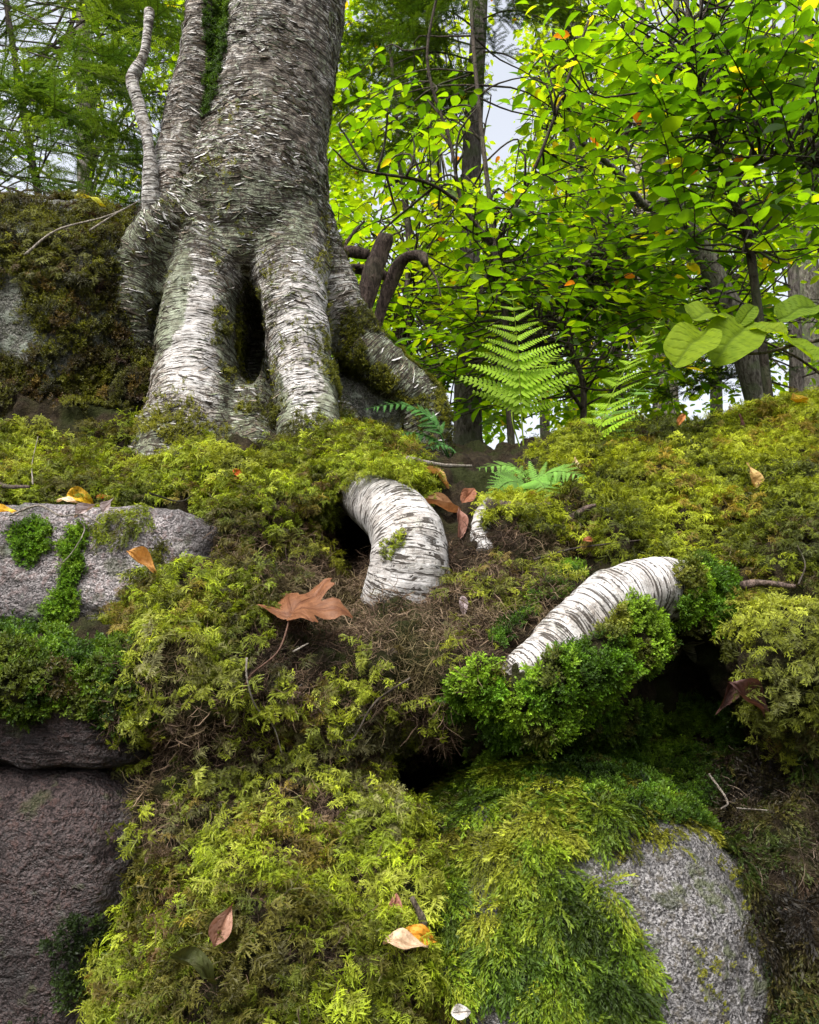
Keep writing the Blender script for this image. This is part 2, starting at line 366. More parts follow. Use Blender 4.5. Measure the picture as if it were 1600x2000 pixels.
def build_bank():
    cols = sorted(BANK)
    C = []
    for c in cols:
        Ys, ov = BANK[c]; pys = [ov.get(i, v) for i, v in enumerate(ROWPY)]
        pts = P(np.full(16, c), np.array(pys), np.array(Ys))
        cst = pts[-1]; x = cst[0]
        low = np.array([pts[0][0] * 1.02, pts[0][1] - .02, -1.7])
        b1 = np.array([x * 1.08, cst[1] + .22, cst[2] + .00]); b2 = np.array([x * 1.25, cst[1] + .7, max(floor_z(x, cst[1] + .7) + .02, cst[2] - .45)])
        b3 = np.array([x * 1.6, cst[1] + 2.2, floor_z(x, cst[1] + 2.2) - .25])
        C.append(np.vstack([low, pts, b1, b2, b3]))
    C = np.array(C)                                   # cols x rows x 3
    rows = np.array([cr(c, 400) for c in C])          # cols x 400 x 3
    pxs = np.concatenate([np.linspace(-900, -100, 25)[:-1], np.linspace(-100, 1700, 361), np.linspace(1700, 2500, 25)[1:]])
    ti = np.interp(pxs, cols, np.arange(len(cols))); i = np.minimum(ti.astype(int), len(cols) - 2); f = (ti - i)[:, None, None]
    ext = np.concatenate([2 * rows[:1] - rows[1:2], rows, 2 * rows[-1:] - rows[-2:-1]])
    a, b, c, d = ext[i], ext[i + 1], ext[i + 2], ext[i + 3]
    V = .5 * (2 * b + (c - a) * f + (2 * a - 5 * b + 4 * c - d) * f ** 2 + (3 * b - a - 3 * c + d) * f ** 3)
    nc, nr = V.shape[:2]; V = V.reshape(-1, 3)
    k = np.arange(nc - 1)[:, None] * nr + np.arange(nr - 1)[None]
    F = np.stack([k, k + nr, k + nr + 1, k + 1], -1).reshape(-1, 4)
    N = vnormals(V, tris_of(F))
    V = V + N * (fbm(V, 5.5, 3, 11)[:, None] * .045 + fbm(V, 17, 3, 23)[:, None] * .040 + fbm(V, 38, 2, 29)[:, None] * .014 + fbm(V, 60, 2, 31)[:, None] * .006)
    N = vnormals(V, tris_of(F))
    o = obj('mossy_bank', mesh('mossy_bank', V, F, M['soil'])); tag(o, 'steep bank of dark humus under the moss and roots', 'bank', kind='structure')
    return V, tris_of(F), N
bankV, bankT, bankN = build_bank()

# ================================================================== BOULDERS
def ico(sub):
    import bmesh
    bm = bmesh.new(); bmesh.ops.create_icosphere(bm, subdivisions=sub, radius=1)
    V = np.array([v.co[:] for v in bm.verts]); F = np.array([[v.index for v in f.verts] for f in bm.faces]); bm.free()
    return V, F
ICO = {k: ico(k) for k in (5, 6)}
ROCKS = {}
def rock(key, label, c, half, mat, k=3.2, rot=(0, 0, 0), seed=0, sub=6, amp=.07, carve=None):
    n, F = ICO[sub]
    p = n / (np.sum(np.abs(n) ** k, -1, keepdims=True) ** (1 / k))
    from mathutils import Euler
    Rm = np.array(Euler(rot).to_matrix())
    V = (p * np.array(half)) @ Rm.T + np.array(c)
    N = vnormals(V, F); s = float(np.mean(half))
    rid = 1 - np.abs(fbm(V, 3.2 / s * .25, 3, seed + 50))
    V = V + N * ((fbm(V, .55 / s, 3, seed) * amp * s * 1.6) + (rid - .75) * amp * s * .8)[:, None]
    V = V + N * (fbm(V, 22, 4, seed + 9, .6) * .014 + fbm(V, 75, 3, seed + 5, .6) * .0065)[:, None]
    if carve: V = carve(V, N)
    N = vnormals(V, F); e = empty('boulder', c, label, 'boulder') if False else None
    o = obj('boulder', mesh('boulder', V - np.array(c), F, mat)); o.location = tuple(map(float, c)); tag(o, label, 'boulder')
    ROCKS[key] = (V, F, N)
def crack_v(V, N):     # a vertical groove down the damp boulder
    px, py, _ = proj(V); d = np.abs(px - (215 + 8 * np.sin(py * .03) + (py - 1700) * -.02))
    return V - N * (.014 * (1 - smooth(0, 14, d)))[:, None]
rock('slab', 'pale speckled granite block with moss runs under the mossy ledge', (-.80, 1.80, .135), (.50, .31, .125), M['granite_light'], 6, (R(-9), R(1.5), R(-4)), 2, amp=.03)
rock('damp_top', 'thin dark damp stone wedged above the big purplish boulder', (-.84, 1.635, -.092), (.475, .345, .062), M['granite_dark'], 8, (R(1), R(-1), R(-4)), 5, amp=.08)
rock('damp', 'large dark purplish boulder with a vertical crack beside hanging moss', (-.82, 1.63, -.475), (.455, .365, .31), M['granite_dark'], 9, (R(-4), 0, R(-4)), 8, amp=.05, carve=crack_v)
rock('dome', 'rounded boulder half covered in draping moss with bare grey granite flank', (.265, 1.52, -.625), (.275, .42, .455), M['granite_grey'], 3.2, (R(-3), R(-6), R(3)), 12, amp=.06)
rock('outcrop', 'lichen spotted rock outcrop with moss pads left of the birch', (-1.13, 2.46, .86), (.56, .40, .42), M['granite_lichen'], 3.2, (R(6), R(4), R(-8)), 17, amp=.22)
rock('wedge', 'green grey lichened rock held under the bent birch root', (-.145, 2.50, .59), (.19, .20, .26), M['granite_lichen'], 3.6, (0, R(8), R(10)), 21, 6, amp=.12)

# ================================================================== THE BIRCH
def remesh_bones(bones, vox, it=6):
    """bones: lists of (px,py,Y,rpx); union of tapered tubes -> one skin"""
    A = Acc(); segs = []
    for bn in bones:
        a = np.array(bn, float); p, r = pr(a[:, 0], a[:, 1], a[:, 2], a[:, 3])
        n = max(12, len(a) * 7); q = cr(np.c_[p, r], n)
        V, F = tube_tris(q[:, :3], q[:, 3], 20); A.add(V, F)
        segs.append(q)
    V, F, _ = A.get()
    o = bpy.data.objects.new('tmp', mesh('tmp', V, F)); col.objects.link(o)
    m = o.modifiers.new('r', 'REMESH'); m.mode = 'VOXEL'; m.voxel_size = vox
    dg = bpy.context.evaluated_depsgraph_get(); me = o.evaluated_get(dg).to_mesh()
    n = len(me.vertices); V = np.empty(n * 3); me.vertices.foreach_get('co', V); V = V.reshape(-1, 3)
    L = np.empty(len(me.loops), int); me.loops.foreach_get('vertex_index', L); F = L.reshape(-1, 4)
    o.evaluated_get(dg).to_mesh_clear(); tm = o.data; bpy.data.objects.remove(o); bpy.data.meshes.remove(tm)
    E = np.vstack([F[:, [0, 1]], F[:, [1, 2]], F[:, [2, 3]], F[:, [3, 0]]]); deg = np.zeros(n); np.add.at(deg, E[:, 0], 1)
    for _ in range(it):
        S = np.zeros_like(V); np.add.at(S, E[:, 0], V[E[:, 1]]); S2 = np.zeros_like(V); np.add.at(S2, E[:, 1], V[E[:, 0]])
        d2 = np.zeros(n); np.add.at(d2, E[:, 1], 1)
        V = V + .6 * ((S + S2) / (deg + d2)[:, None] - V)
    # limb coordinates
    best = np.zeros(n); sw = np.zeros((n, 1)); D = np.zeros_like(V); Sv = np.zeros(n); Q = np.zeros_like(V)
    for si, q in enumerate(segs):
        q = q[::-1] if q[-1, 2] > q[0, 2] else q
        p, r = q[:, :3], q[:, 3]; T = nrm(np.gradient(p, axis=0)); ds = np.r_[0, np.cumsum(np.linalg.norm(np.diff(p, axis=0), axis=1))]
        d = np.linalg.norm(V[:, None] - p[None], axis=2) / r[None]; j = d.argmin(1); dm = d[np.arange(n), j]
        wgt = np.exp(-6 * np.maximum(dm - .7, 0)) + 1e-6
        D += T[j] * wgt[:, None]; sw += wgt[:, None]
        Sv += wgt * (ds[j] - p[0, 2] + np.einsum('ij,ij->i', V - p[j], T[j])); Q += wgt[:, None] * p[j]
    D = nrm(D / sw); s = Sv / sw[:, 0]
    # bark coordinate: across = offset from limb axis, along = height-like distance
    off = V - Q / sw
    return V, F, D, s, off
def bark_part(name, bones, vox, parent, paint, dent=None, amp=1.):
    V, F, D, s, off = remesh_bones(bones, vox); T = tris_of(F); N = vnormals(V, T)
    if dent: V = dent(V, N)
    V = V + N * (fbm(V, 7, 3, 3) * .016 * amp + fbm(V, 24, 3, 8) * .007 * amp)[:, None]
    along = s
    strip = fbm(np.c_[off[:, 0] * 9, off[:, 1] * 9, along * 75], 1., 3, 4); V = V + N * (strip * .0035 * amp * amp)[:, None]
    N = vnormals(V, T); perp = off
    bark = np.c_[perp[:, 0] + .5 * perp[:, 2], perp[:, 1] - .5 * perp[:, 2], along]
    px, py, _ = proj(V); wt, gr, br = paint(px, py, V, N)
    o = part(name, V, F, M['bark'], parent, {'bark': bark, 'white': wt, 'green': gr, 'brown': br})
    return V, T, N, D, (wt, gr, br), o
birch = empty('birch_tree', P(500, 880, 2.15), 'big old birch with peeling bark gripping the mossy bank with arched roots', 'tree')
TY = 2.18
trunk_bones = [
 [(585, -420, TY + .02, 108), (570, -150, TY, 112), (556, 0, TY, 117), (535, 130, TY, 119), (518, 260, TY, 126), (505, 360, TY, 138), (497, 440, TY + .02, 142), (488, 520, TY + .06, 110), (484, 600, TY + .12, 80)],
 [(450, 300, TY, 66), (432, 400, TY - .01, 84), (415, 490, TY - .03, 86), (394, 580, TY - .05, 78), (380, 690, TY - .08, 74), (376, 790, TY - .11, 86), (362, 900, TY - .14, 105), (350, 980, TY - .13, 120)],
 [(560, 300, TY, 70), (562, 400, TY - .01, 78), (562, 480, TY - .04, 80), (568, 570, TY - .06, 74), (585, 680, TY - .11, 68), (598, 780, TY - .16, 64), (604, 860, TY - .22, 60), (625, 930, TY - .32, 52), (660, 965, TY - .44, 46)],
 [(470, 700, TY + .06, 40), (470, 780, TY + .0, 60), (480, 860, TY - .02, 62), (490, 950, TY, 70)],
 [(600, 420, TY + .05, 50), (640, 570, TY + .08, 56), (690, 660, TY + .10, 50), (755, 722, TY + .12, 46), (812, 775, TY + .14, 46), (840, 850, TY + .15, 44), (868, 915, TY + .14, 34), (910, 940, TY + .14, 24)],
 [(440, 370, TY - .02, 70), (350, 440, TY - .05, 70), (290, 500, TY - .03, 62), (262, 580, TY - .02, 58), (252, 690, TY + .0, 50), (245, 800, TY + .02, 55)],
 [(486, 420, TY - .06, 70), (484, 480, TY - .07, 62), (482, 515, TY - .04, 40)],
 [(484, 770, TY - .02, 56), (478, 830, TY - .07, 66), (476, 900, TY - .12, 76), (470, 960, TY - .15, 80)],
 [(560, 760, TY + .08, 60), (640, 840, TY + .08, 70), (690, 920, TY + .06, 70)],
 [(490, 380, TY + .08, 110), (486, 520, TY + .16, 95), (486, 680, TY + .17, 90), (486, 850, TY + .14, 100), (486, 950, TY + .1, 100)],
]
def trunk_paint(px, py, V, N):
    leg = smooth(480, 560, py)
    wt = .30 + .6 * np.maximum(ell(px, py, 370, 640, 80, 170), ell(px, py, 600, 690, 75, 260)) + .25 * ell(px, py, 480, 280, 80, 120)
    gr = .18 + .30 * (ell(px, py, 470, 410, 190, 85)) + .40 * ell(px, py, 270, 540, 110, 150) + .5 * ell(px, py, 500, 830, 80, 150) + .62 * ell(px, py, 780, 750, 180, 190) + .30 * smooth(760, 900, py) + .4 * ell(px, py, 445, 650, 30, 120)
    gr = gr - .22 * wt * leg + .3 * ell(px, py, 300, 540, 90, 200)
    br = .36 - .25 * leg + .25 * ell(px, py, 560, 180, 100, 160) + .15 * ell(px, py, 420, 330, 60, 150) + .5 * ell(px, py, 505, 840, 70, 110) + .5 * ell(px, py, 800, 770, 160, 180) + .45 * ell(px, py, 270, 600, 70, 200)
    return wt, gr, br
def trunk_dent(V, N):   # hollow between the two root legs
    px, py, _ = proj(V); front = N[:, 1] < .4
    d = ell(px, py, 482, 645, 36, 100) * front
    V = V.copy(); V[:, 1] += d * .17
    return V
tV, tT, tN, tD, tP, trunk_o = bark_part('trunk', trunk_bones, .0062, birch, trunk_paint, trunk_dent)
def stem_paint(px, py, V, N):
    return .35 + .3 * ell(px, py, 350, 330, 60, 120), .16 + .5 * ell(px, py, 425, 100, 22, 120), .45 - .3 * ell(px, py, 340, 350, 60, 90)
sV, sT, sN, sD, sP, _ = bark_part('stem', [[(470, -420, TY - .02, 40), (438, -160, TY - .04, 40), (408, 0, TY - .06, 41), (388, 120, TY - .07, 42), (366, 240, TY - .07, 46), (345, 340, TY - .06, 52), (335, 430, TY - .04, 60), (330, 500, TY, 50)]], .006, birch, stem_paint)
bV, bT, bN, bD, bP, _ = bark_part('branch', [[(300, 440, TY - .08, 22), (296, 380, TY - .12, 19), (290, 290, TY - .14, 14), (276, 220, TY - .15, 13), (259, 165, TY - .16, 13), (262, 145, TY - .16, 13), (280, 110, TY - .17, 10), (289, 60, TY - .17, 9), (291, 18, TY - .17, 9)]], .0035, birch, lambda px, py, V, N: (.75 + 0 * px, .05 + 0 * px, .1 + .3 * smooth(200, 100, py)), amp=.45)
def root_paint(px, py, V, N): return .86 + .3 * fbm(V, 16, 3, 77), -.12 + .4 * smooth(.3, -.7, N[:, 2]) + .25 * fbm(V, 9, 2, 78), -.15 + 0 * px
rA = bark_part('root', [[(590, 905, 1.93, 46), (655, 948, 1.78, 46), (712, 972, 1.66, 50), (765, 1006, 1.57, 60), (797, 1055, 1.515, 72), (800, 1112, 1.50, 80), (785, 1190, 1.52, 86)]], .005, birch, root_paint, amp=.6)
rB = bark_part('root', [[(1420, 1280, 1.62, 60), (1350, 1180, 1.52, 74), (1280, 1155, 1.43, 62), (1200, 1172, 1.375, 60), (1120, 1232, 1.335, 54), (1050, 1285, 1.295, 48), (1000, 1318, 1.275, 40), (950, 1370, 1.31, 38)]], .005, birch, root_paint, amp=.6)
rC = bark_part('root', [[(960, 980, 1.64, 14), (945, 1010, 1.60, 22), (938, 1045, 1.56, 22), (945, 1080, 1.53, 20), (925, 1130, 1.52, 20)]], .004, birch, lambda px, py, V, N: (.9 + 0 * px, .1 + 0 * px, .2 + 0 * px), amp=.5)
# ================================================================== SCATTERED SHOOTS (moss, rootlets, bark curls, needles)
def blade(pts, wid, up, tip0, tip1):
    """flat strip along pts; returns verts, tris, tip attr"""
    pts = np.asarray(pts, float); m = len(pts); T = nrm(np.gradient(pts, axis=0)); S = nrm(np.cross(T, np.asarray(up, float) + 1e-3))
    wv = np.asarray(wid, float)[:, None]
    V = np.empty((2 * m, 3)); V[0::2] = pts - S * wv; V[1::2] = pts + S * wv
    i = np.arange(m - 1) * 2
    F = np.vstack([np.c_[i, i + 1, i + 3], np.c_[i, i + 3, i + 2]])
    return V, F, np.repeat(np.linspace(tip0, tip1, m), 2)
def proto(name, build, mat):
    A = Acc(); build(A); V, F, at = A.get()
    return bpy.data.objects.new(name, mesh(name, V, F, M[mat], False, at))
def feather(seed):
    r = np.random.default_rng(seed)
    def f(A):
        sweep = r.uniform(-.45, .45); lift = r.uniform(.3, .85)
        def axis(t): return np.array([sweep * t * t, t * .95, lift * math.sin(t * 2.5) * .8])
        V, F, k = blade([axis(t) for t in np.linspace(0, 1, 6)], np.linspace(.020, .010, 6), (0, 0, 1), 0, .8); A.add(V, F, tip=k)
        n = 10
        for i in range(n):
            t = .12 + .86 * i / n; L = .42 * math.sin(math.pi * min(1, (t * .8 + .2))) ** .8 * r.uniform(.35, 1.25) + .04
            for sd in (-1, 1):
                a0 = axis(t); an = R(r.uniform(28, 78)); d = np.array([sd * math.sin(an), math.cos(an), r.normal() * .45])
                p = [a0, a0 + d * L * .5 + [0, 0, .03], a0 + d * L + [0, .05 * L, -.16 * L]]
                V, F, k = blade(p, [.016, .022, .005], r.normal(size=3) * .5 + [0, 0, 1], .15 + .4 * t, 1); A.add(V, F, tip=k)
                if L > .22:
                    for q in (.35, .6):
                        for s2 in (-1, 1):
                            b0 = a0 + d * L * q; d2 = nrm(d + np.array([0, s2 * .9, .15]))
                            V, F, k = blade([b0, b0 + d2 * .1], [.018, .006], (0, 0, 1), .6, 1); A.add(V, F, tip=k)
    return f
def cushion(seed):
    r = np.random.default_rng(seed)
    def f(A):
        for j in range(4):
            c = np.array([r.uniform(-.45, .45), r.uniform(-.45, .45), 0]); ax = nrm(np.array([r.normal() * .35, r.normal() * .35 + .2, 1.]))
            H = r.uniform(.5, .85)
            for i in range(9):
                t = (i + 1) / 9; a = i * 2.4 + r.uniform(-.3, .3); rad = np.array([math.cos(a), math.sin(a), 0]); b0 = c + ax * H * t
                d = nrm(rad * (1.15 - .6 * t) + ax * (.35 + .7 * t)); L = .32 * (1.1 - .4 * t)
                V, F, k = blade([b0, b0 + d * L * .5, b0 + d * L + [0, 0, -.03]], [.02, .062, .004], rad * -.3 + [0, 0, 1], .1 + .6 * t, .3 + .7 * t); A.add(V, F, tip=k)
    return f
def drape(seed):
    r = np.random.default_rng(seed)
    def f(A):
        for j in range(3):
            x0 = r.uniform(-.18, .18); sw = r.uniform(-.3, .3); ln = r.uniform(.7, 1.05)
            def axis(t): return np.array([x0 + sw * t * t, ln * t, .12 + .16 * math.sin(t * 2.6)])
            for i in range(12):
                t = i / 12; b0 = axis(t); tg = nrm(axis(t + .08) - axis(t)); a = i * 2.2
                d = nrm(tg * 1.0 + np.array([math.cos(a) * .7, 0, abs(math.sin(a)) * .6]) * r.uniform(.5, 1.3))
                V, F, k = blade([b0, b0 + d * .1, b0 + d * .2], [.010, .026, .003], r.normal(size=3) * .6 + [0, 0, 1], .1 + .6 * t, .35 + .65 * t); A.add(V, F, tip=k)
    return f
def tangle(seed):
    r = np.random.default_rng(seed)
    def f(A):
        for j in range(20):
            p = np.array([r.uniform(-.4, .4), r.uniform(-.4, .4), 0]); d = nrm(np.array([r.normal(), r.normal() + .5, r.uniform(.1, .8)])); pts = [p]
            for i in range(4):
                d = nrm(d + r.normal(size=3) * .45 + [0, 0, -.12]); p = p + d * r.uniform(.12, .28); pts.append(p)
            wd = r.uniform(.005, .015)
            V, F, k = blade(pts, [wd, wd, wd, wd * .8, wd * .3], r.normal(size=3), r.uniform(0, .3), r.uniform(.5, 1)); A.add(V, F, tip=k)
    return f
def flake(seed):
    r = np.random.default_rng(seed)
    def f(A):
        nx, nz = 7, 4; V = []; cu = r.uniform(.3, 1.4); tw = r.uniform(-.3, .3); jag = r.uniform(.6, 1.2, nx)
        for i in range(nx):
            u = i / (nx - 1) - .5
            for j in range(nz):
                v = j / (nz - 1); hgt = (.20 * (1 - (2 * u) ** 4 * .85)) * jag[i]
                V.append((u, v * hgt + tw * u * .3, .012 + (math.sin(v * cu) * .09 + .02 * v) * (1.0 + u * r.uniform(.2, .5)) - .1 * u * u))
        i = np.arange(nx - 1)[:, None] * nz + np.arange(nz - 1)[None]; i = i.ravel()
        F = np.vstack([np.c_[i, i + nz, i + nz + 1], np.c_[i, i + nz + 1, i + 1]])
        A.add(np.array(V), F, tip=np.ones(len(V)))
    return f
def needle_spray(seed):
    r = np.random.default_rng(seed)
    def f(A):
        def twig(p0, d, L, dep):
            n = 8; side = nrm(np.cross(d, [0, 0, 1.])); pts = [p0 + d * L * t + np.array([0, 0, -.18 * L * t * t]) for t in np.linspace(0, 1, n)]
            V, F, k = blade(pts, np.linspace(.006, .002, n), (0, 0, 1), 0, .1); A.add(V, F, tip=k)
            m = int(L * 34)
            for i in range(m):
                t = (i + .5) / m; b0 = p0 + d * L * t + np.array([0, 0, -.18 * L * t * t])
                for s_ in (-1, 1):
                    dd = nrm(side * s_ + d * .45 + np.array([0, 0, r.normal() * .25])); l = r.uniform(.045, .07)
                    V, F, k = blade([b0, b0 + dd * l], [.008, .004], (0, 0, 1), .5, 1); A.add(V, F, tip=k)
            if dep:
                for i in range(5):
                    t = .15 + .16 * i
                    for s_ in (-1, 1):
                        if r.random() < .85: twig(p0 + d * L * t, nrm(d * .75 + side * s_ * r.uniform(.5, .9) + np.array([0, 0, r.normal() * .1])), L * (.62 - .42 * t) * r.uniform(.8, 1.2), 0)
        twig(np.zeros(3), np.array([0, 1., 0]), 1., 1)
    return f
PROTO = {}
def coll(key, fn, mat, n):
    c = bpy.data.collections.new('shoot_' + key)
    for i in range(n): c.objects.link(proto('shoot_%s_%d' % (key, i), fn(100 + i), mat))
    PROTO[key] = (c, n)
coll('feather', feather, 'moss', 8); coll('cushion', cushion, 'moss', 4); coll('drape', drape, 'moss', 4); coll('tangle', tangle, 'dry', 5); coll('flake', flake, 'flake', 6); coll('needle', needle_spray, 'needle', 4)
def scatter_tree(key):
    c, n = PROTO[key]; g = bpy.data.node_groups.new('scatter_' + key, 'GeometryNodeTree')
    g.interface.new_socket('Geometry', in_out='INPUT', socket_type='NodeSocketGeometry'); g.interface.new_socket('Geometry', in_out='OUTPUT', socket_type='NodeSocketGeometry')
    N = g.nodes.new; gi = N('NodeGroupInput'); go = N('NodeGroupOutput'); ci = N('GeometryNodeCollectionInfo'); io = N('GeometryNodeInstanceOnPoints')
    ci.inputs['Collection'].default_value = c; ci.inputs['Separate Children'].default_value = True; ci.inputs['Reset Children'].default_value = True
    io.inputs['Pick Instance'].default_value = True
    def na(name, ty):
        x = N('GeometryNodeInputNamedAttribute'); x.data_type = ty; x.inputs['Name'].default_value = name; return x.outputs['Attribute']
    g.links.new(gi.outputs[0], io.inputs['Points']); g.links.new(ci.outputs[0], io.inputs['Instance'])
    g.links.new(na('pick', 'INT'), io.inputs['Instance Index']); g.links.new(na('rot', 'FLOAT_VECTOR'), io.inputs['Rotation']); g.links.new(na('scl', 'FLOAT_VECTOR'), io.inputs['Scale'])
    g.links.new(io.outputs[0], go.inputs[0]); return g
GN = {k: scatter_tree(k) for k in PROTO}
def instances(name, key, pts, Y, Z, scl, tint, parent=None, **tags):
    """one object of stuff: shoots at pts, growing along Y with their back to Z"""
    Z = nrm(Z); Y = nrm(Y - Z * np.einsum('ij,ij->i', Y, Z)[:, None]); X = np.cross(Y, Z)
    ry = -np.arcsin(np.clip(X[:, 2], -1, 1)); rx = np.arctan2(Y[:, 2], Z[:, 2]); rz = np.arctan2(X[:, 1], X[:, 0])
    n = len(pts); me = bpy.data.meshes.new(name); me.vertices.add(n)
    b0 = base(parent) if parent else 0
    me.vertices.foreach_set('co', (pts - b0).astype(np.float32).ravel())
    attr(me, 'rot', np.c_[rx, ry, rz]); scl = np.asarray(scl); attr(me, 'scl', scl if scl.ndim == 2 else np.repeat(scl[:, None], 3, 1)); attr(me, 'tint', tint)
    a = me.attributes.new('pick', 'INT', 'POINT'); a.data.foreach_set('value', rng.integers(0, PROTO[key][1], n).astype(np.int32))
    o = obj(name, me, parent); md = o.modifiers.new('scatter', 'NODES'); md.node_group = GN[key]
    tag(o, kind='stuff', **tags); return o
def sample(V, T, dens):
    a = V[T[:, 0]]; b = V[T[:, 1]]; c = V[T[:, 2]]; ar = np.linalg.norm(np.cross(b - a, c - a), axis=1) / 2
    n = int(ar.sum() * dens); cs = np.cumsum(ar); i = np.searchsorted(cs, rng.random(n) * cs[-1]); i = np.minimum(i, len(T) - 1)
    u = np.sqrt(rng.random(n))[:, None]; v = rng.random(n)[:, None]
    return i, 1 - u, u * (1 - v), u * v
SURF = {'bank': (bankV, bankT, bankN), 'trunk': (tV, tT, tN), 'stem': (sV, sT, sN), 'rootA': rA[:3], 'rootB': rB[:3], **ROCKS}
def on(surf, dens, mask, poly=None, soft=22):
    V, T, N = SURF[surf]; px, py, _ = proj(V)
    if poly is not None:
        b = np.array(poly); c0 = T[:, 0]
        keep = (px[c0] > b[:, 0].min() - 60) & (px[c0] < b[:, 0].max() + 60) & (py[c0] > b[:, 1].min() - 60) & (py[c0] < b[:, 1].max() + 60); T = T[keep]
    if len(T) == 0: return np.zeros((0, 3)), np.zeros((0, 3)), np.zeros(0), np.zeros(0)
    i, a, b_, c = sample(V, T, dens)
    p = V[T[i, 0]] * a + V[T[i, 1]] * b_ + V[T[i, 2]] * c; n = nrm(N[T[i, 0]] * a + N[T[i, 1]] * b_ + N[T[i, 2]] * c)
    px, py, _ = proj(p)
    if poly is not None:
        k = inpoly(px + fbm(p, 14, 3, 71) * soft * 2, py + fbm(p, 14, 3, 77) * soft * 2, poly); p, n, px, py = p[k], n[k], px[k], py[k]
    if mask is not None and len(p):
        k = rng.random(len(p)) < mask(px, py, p, n); p, n, px, py = p[k], n[k], px[k], py[k]
    return p, n, px, py
UP = np.array([0, 0, 1.])
def moss(name, key, surfs, poly, dens, size, pal, label, cat='moss', mask=None, up=.35, down=.5, out=.0, soft=22, pf=9., jit=.35, seed=0, sq=None, clump=None, relief=.8):
    if clump is None and key == 'feather': clump = .036
    if clump is None and key == 'drape' and size > .0245: clump, relief = .05, .45
    if clump is None and key == 'cushion' and size > .0145: clump, relief = .034, .4
    ps, ns = [], []
    for sname in ([surfs] if isinstance(surfs, str) else surfs):
        p, n, _, _ = on(sname, dens, mask, poly, soft); ps.append(p); ns.append(n)
    p, n = np.vstack(ps), np.vstack(ns)
    if len(p) == 0: return
    m = len(p); rad = None
    if clump:
        nc = max(4, int(m / dens / clump ** 2 * 1.1)); cen = p[rng.choice(m, min(nc, m), False)]; near = np.empty(m, int)
        
        kd = KDTree(len(cen)); [kd.insert(c_, i_) for i_, c_ in enumerate(cen)]; kd.balance(); near = np.array([kd.find(c_)[1] for c_ in p])
        csz = clump * rng.uniform(.6, 1.15, len(cen))[near]; e = p - cen[near]; r_ = np.linalg.norm(e, axis=1) / csz
        k = (r_ < .86) & (rng.random(m) < .85); p, n, near, csz, e, r_ = p[k], n[k], near[k], csz[k], e[k], r_[k]; m = len(p)
        p = p + nrm(n + UP * .35) * (csz * relief * np.sqrt(np.clip(1 - r_ ** 2, 0, 1)) * rng.uniform(.55, 1.0, m))[:, None]; rad = e / csz[:, None]
        hue = rng.normal(0, .5, len(cen))[near]; dim = np.clip(rng.normal(1, .28, len(cen)), .35, 1.5)[near]; dry = (rng.random(len(cen)) < .10)[near]
    Z = nrm(n * (1 - up) + UP * up + rng.normal(size=(m, 3)) * .30 + (0 if rad is None else rad * .7))
    G = nrm(rng.normal(size=(m, 3)) * (1 if rad is None else .55) + np.array([0, -.35, -1.]) * down * (2.2 if rad is None else .9) + n * out + (0 if rad is None else rad * 1.6))
    pal = np.array(pal); t = np.clip((fbm(p, pf, 3, 40 + seed) * 1.3 + .5 + rng.normal(size=m) * jit * .5 + (0 if rad is None else hue * .55)), 0, .999) * (len(pal) - 1)
    i = t.astype(int); f = (t - i)[:, None]; tint = pal[i] * (1 - f) + pal[i + 1] * f
    tint = tint * np.clip(rng.normal(1, .18, (m, 1)), .5, 1.6)
    if rad is not None:
        tint = tint * dim[:, None]; tint[dry] = tint[dry] * [.75, .5, .9] + [.02, .012, .008]
    s = size * np.clip(rng.normal(1, .25, m), .5, 1.7)
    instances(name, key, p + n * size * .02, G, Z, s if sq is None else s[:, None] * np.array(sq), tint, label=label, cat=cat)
# palettes (linear)
YG = [(.09, .085, .012), (.13, .17, .009), (.21, .28, .012), (.33, .41, .018), (.30, .34, .035)]
OL = [(.07, .075, .008), (.15, .165, .012), (.26, .27, .025)]
DG = [(.03, .07, .005), (.065, .14, .007), (.13, .23, .012)]
BG = [(.05, .115, .005), (.10, .22, .008), (.20, .34, .018)]
BR = [(.045, .028, .018), (.13, .085, .055), (.26, .19, .125), (.14, .115, .05)]
DB = [(.012, .010, .006), (.035, .03, .010), (.06, .055, .012)]
PAD = [(.045, .035, .008), (.075, .08, .008), (.14, .15, .012)]
NOISE = lambda f, lo, hi, s: (lambda px, py, p, n: smooth(lo, hi, fbm(p, f, 3, s)))
moss('feather_moss', 'feather', 'bank', [(-900, 800), (0, 850), (150, 825), (300, 840), (430, 885), (490, 915), (540, 875), (640, 835), (740, 850), (800, 900), (830, 970), (780, 1000), (650, 960), (655, 1040), (610, 1010), (560, 1075), (470, 1060), (420, 1000), (300, 995), (-900, 1010)], 22800, .025, YG, 'bright yellow green feather moss on the ledge at the birch foot', seed=1, up=.5)
moss('feather_moss', 'feather', ['rootA', 'bank'], [(625, 890), (700, 860), (800, 880), (815, 940), (770, 955), (705, 940), (668, 975), (645, 1000), (630, 960)], 26000, .025, YG, 'yellow green moss collar where the arched white root leaves the ledge', seed=32, up=.6, soft=8)
moss('feather_moss', 'feather', ['bank', 'slab'], [(220, 1200), (300, 1130), (420, 1130), (520, 1120), (545, 1180), (500, 1260), (420, 1290), (300, 1290), (235, 1260)], 26600, .024, YG, 'bright moss hump below the granite block beside the maple leaf', seed=2, up=.5)
moss('cushion_moss', 'cushion', ['bank', 'damp_top'], [(-900, 1225), (0, 1235), (200, 1250), (300, 1265), (290, 1360), (330, 1440), (240, 1430), (180, 1400), (0, 1385), (-900, 1390)], 34000, .017, DG + [(.09, .12, .012)], 'deep green short moss pad overhanging the dark damp boulder', seed=3)
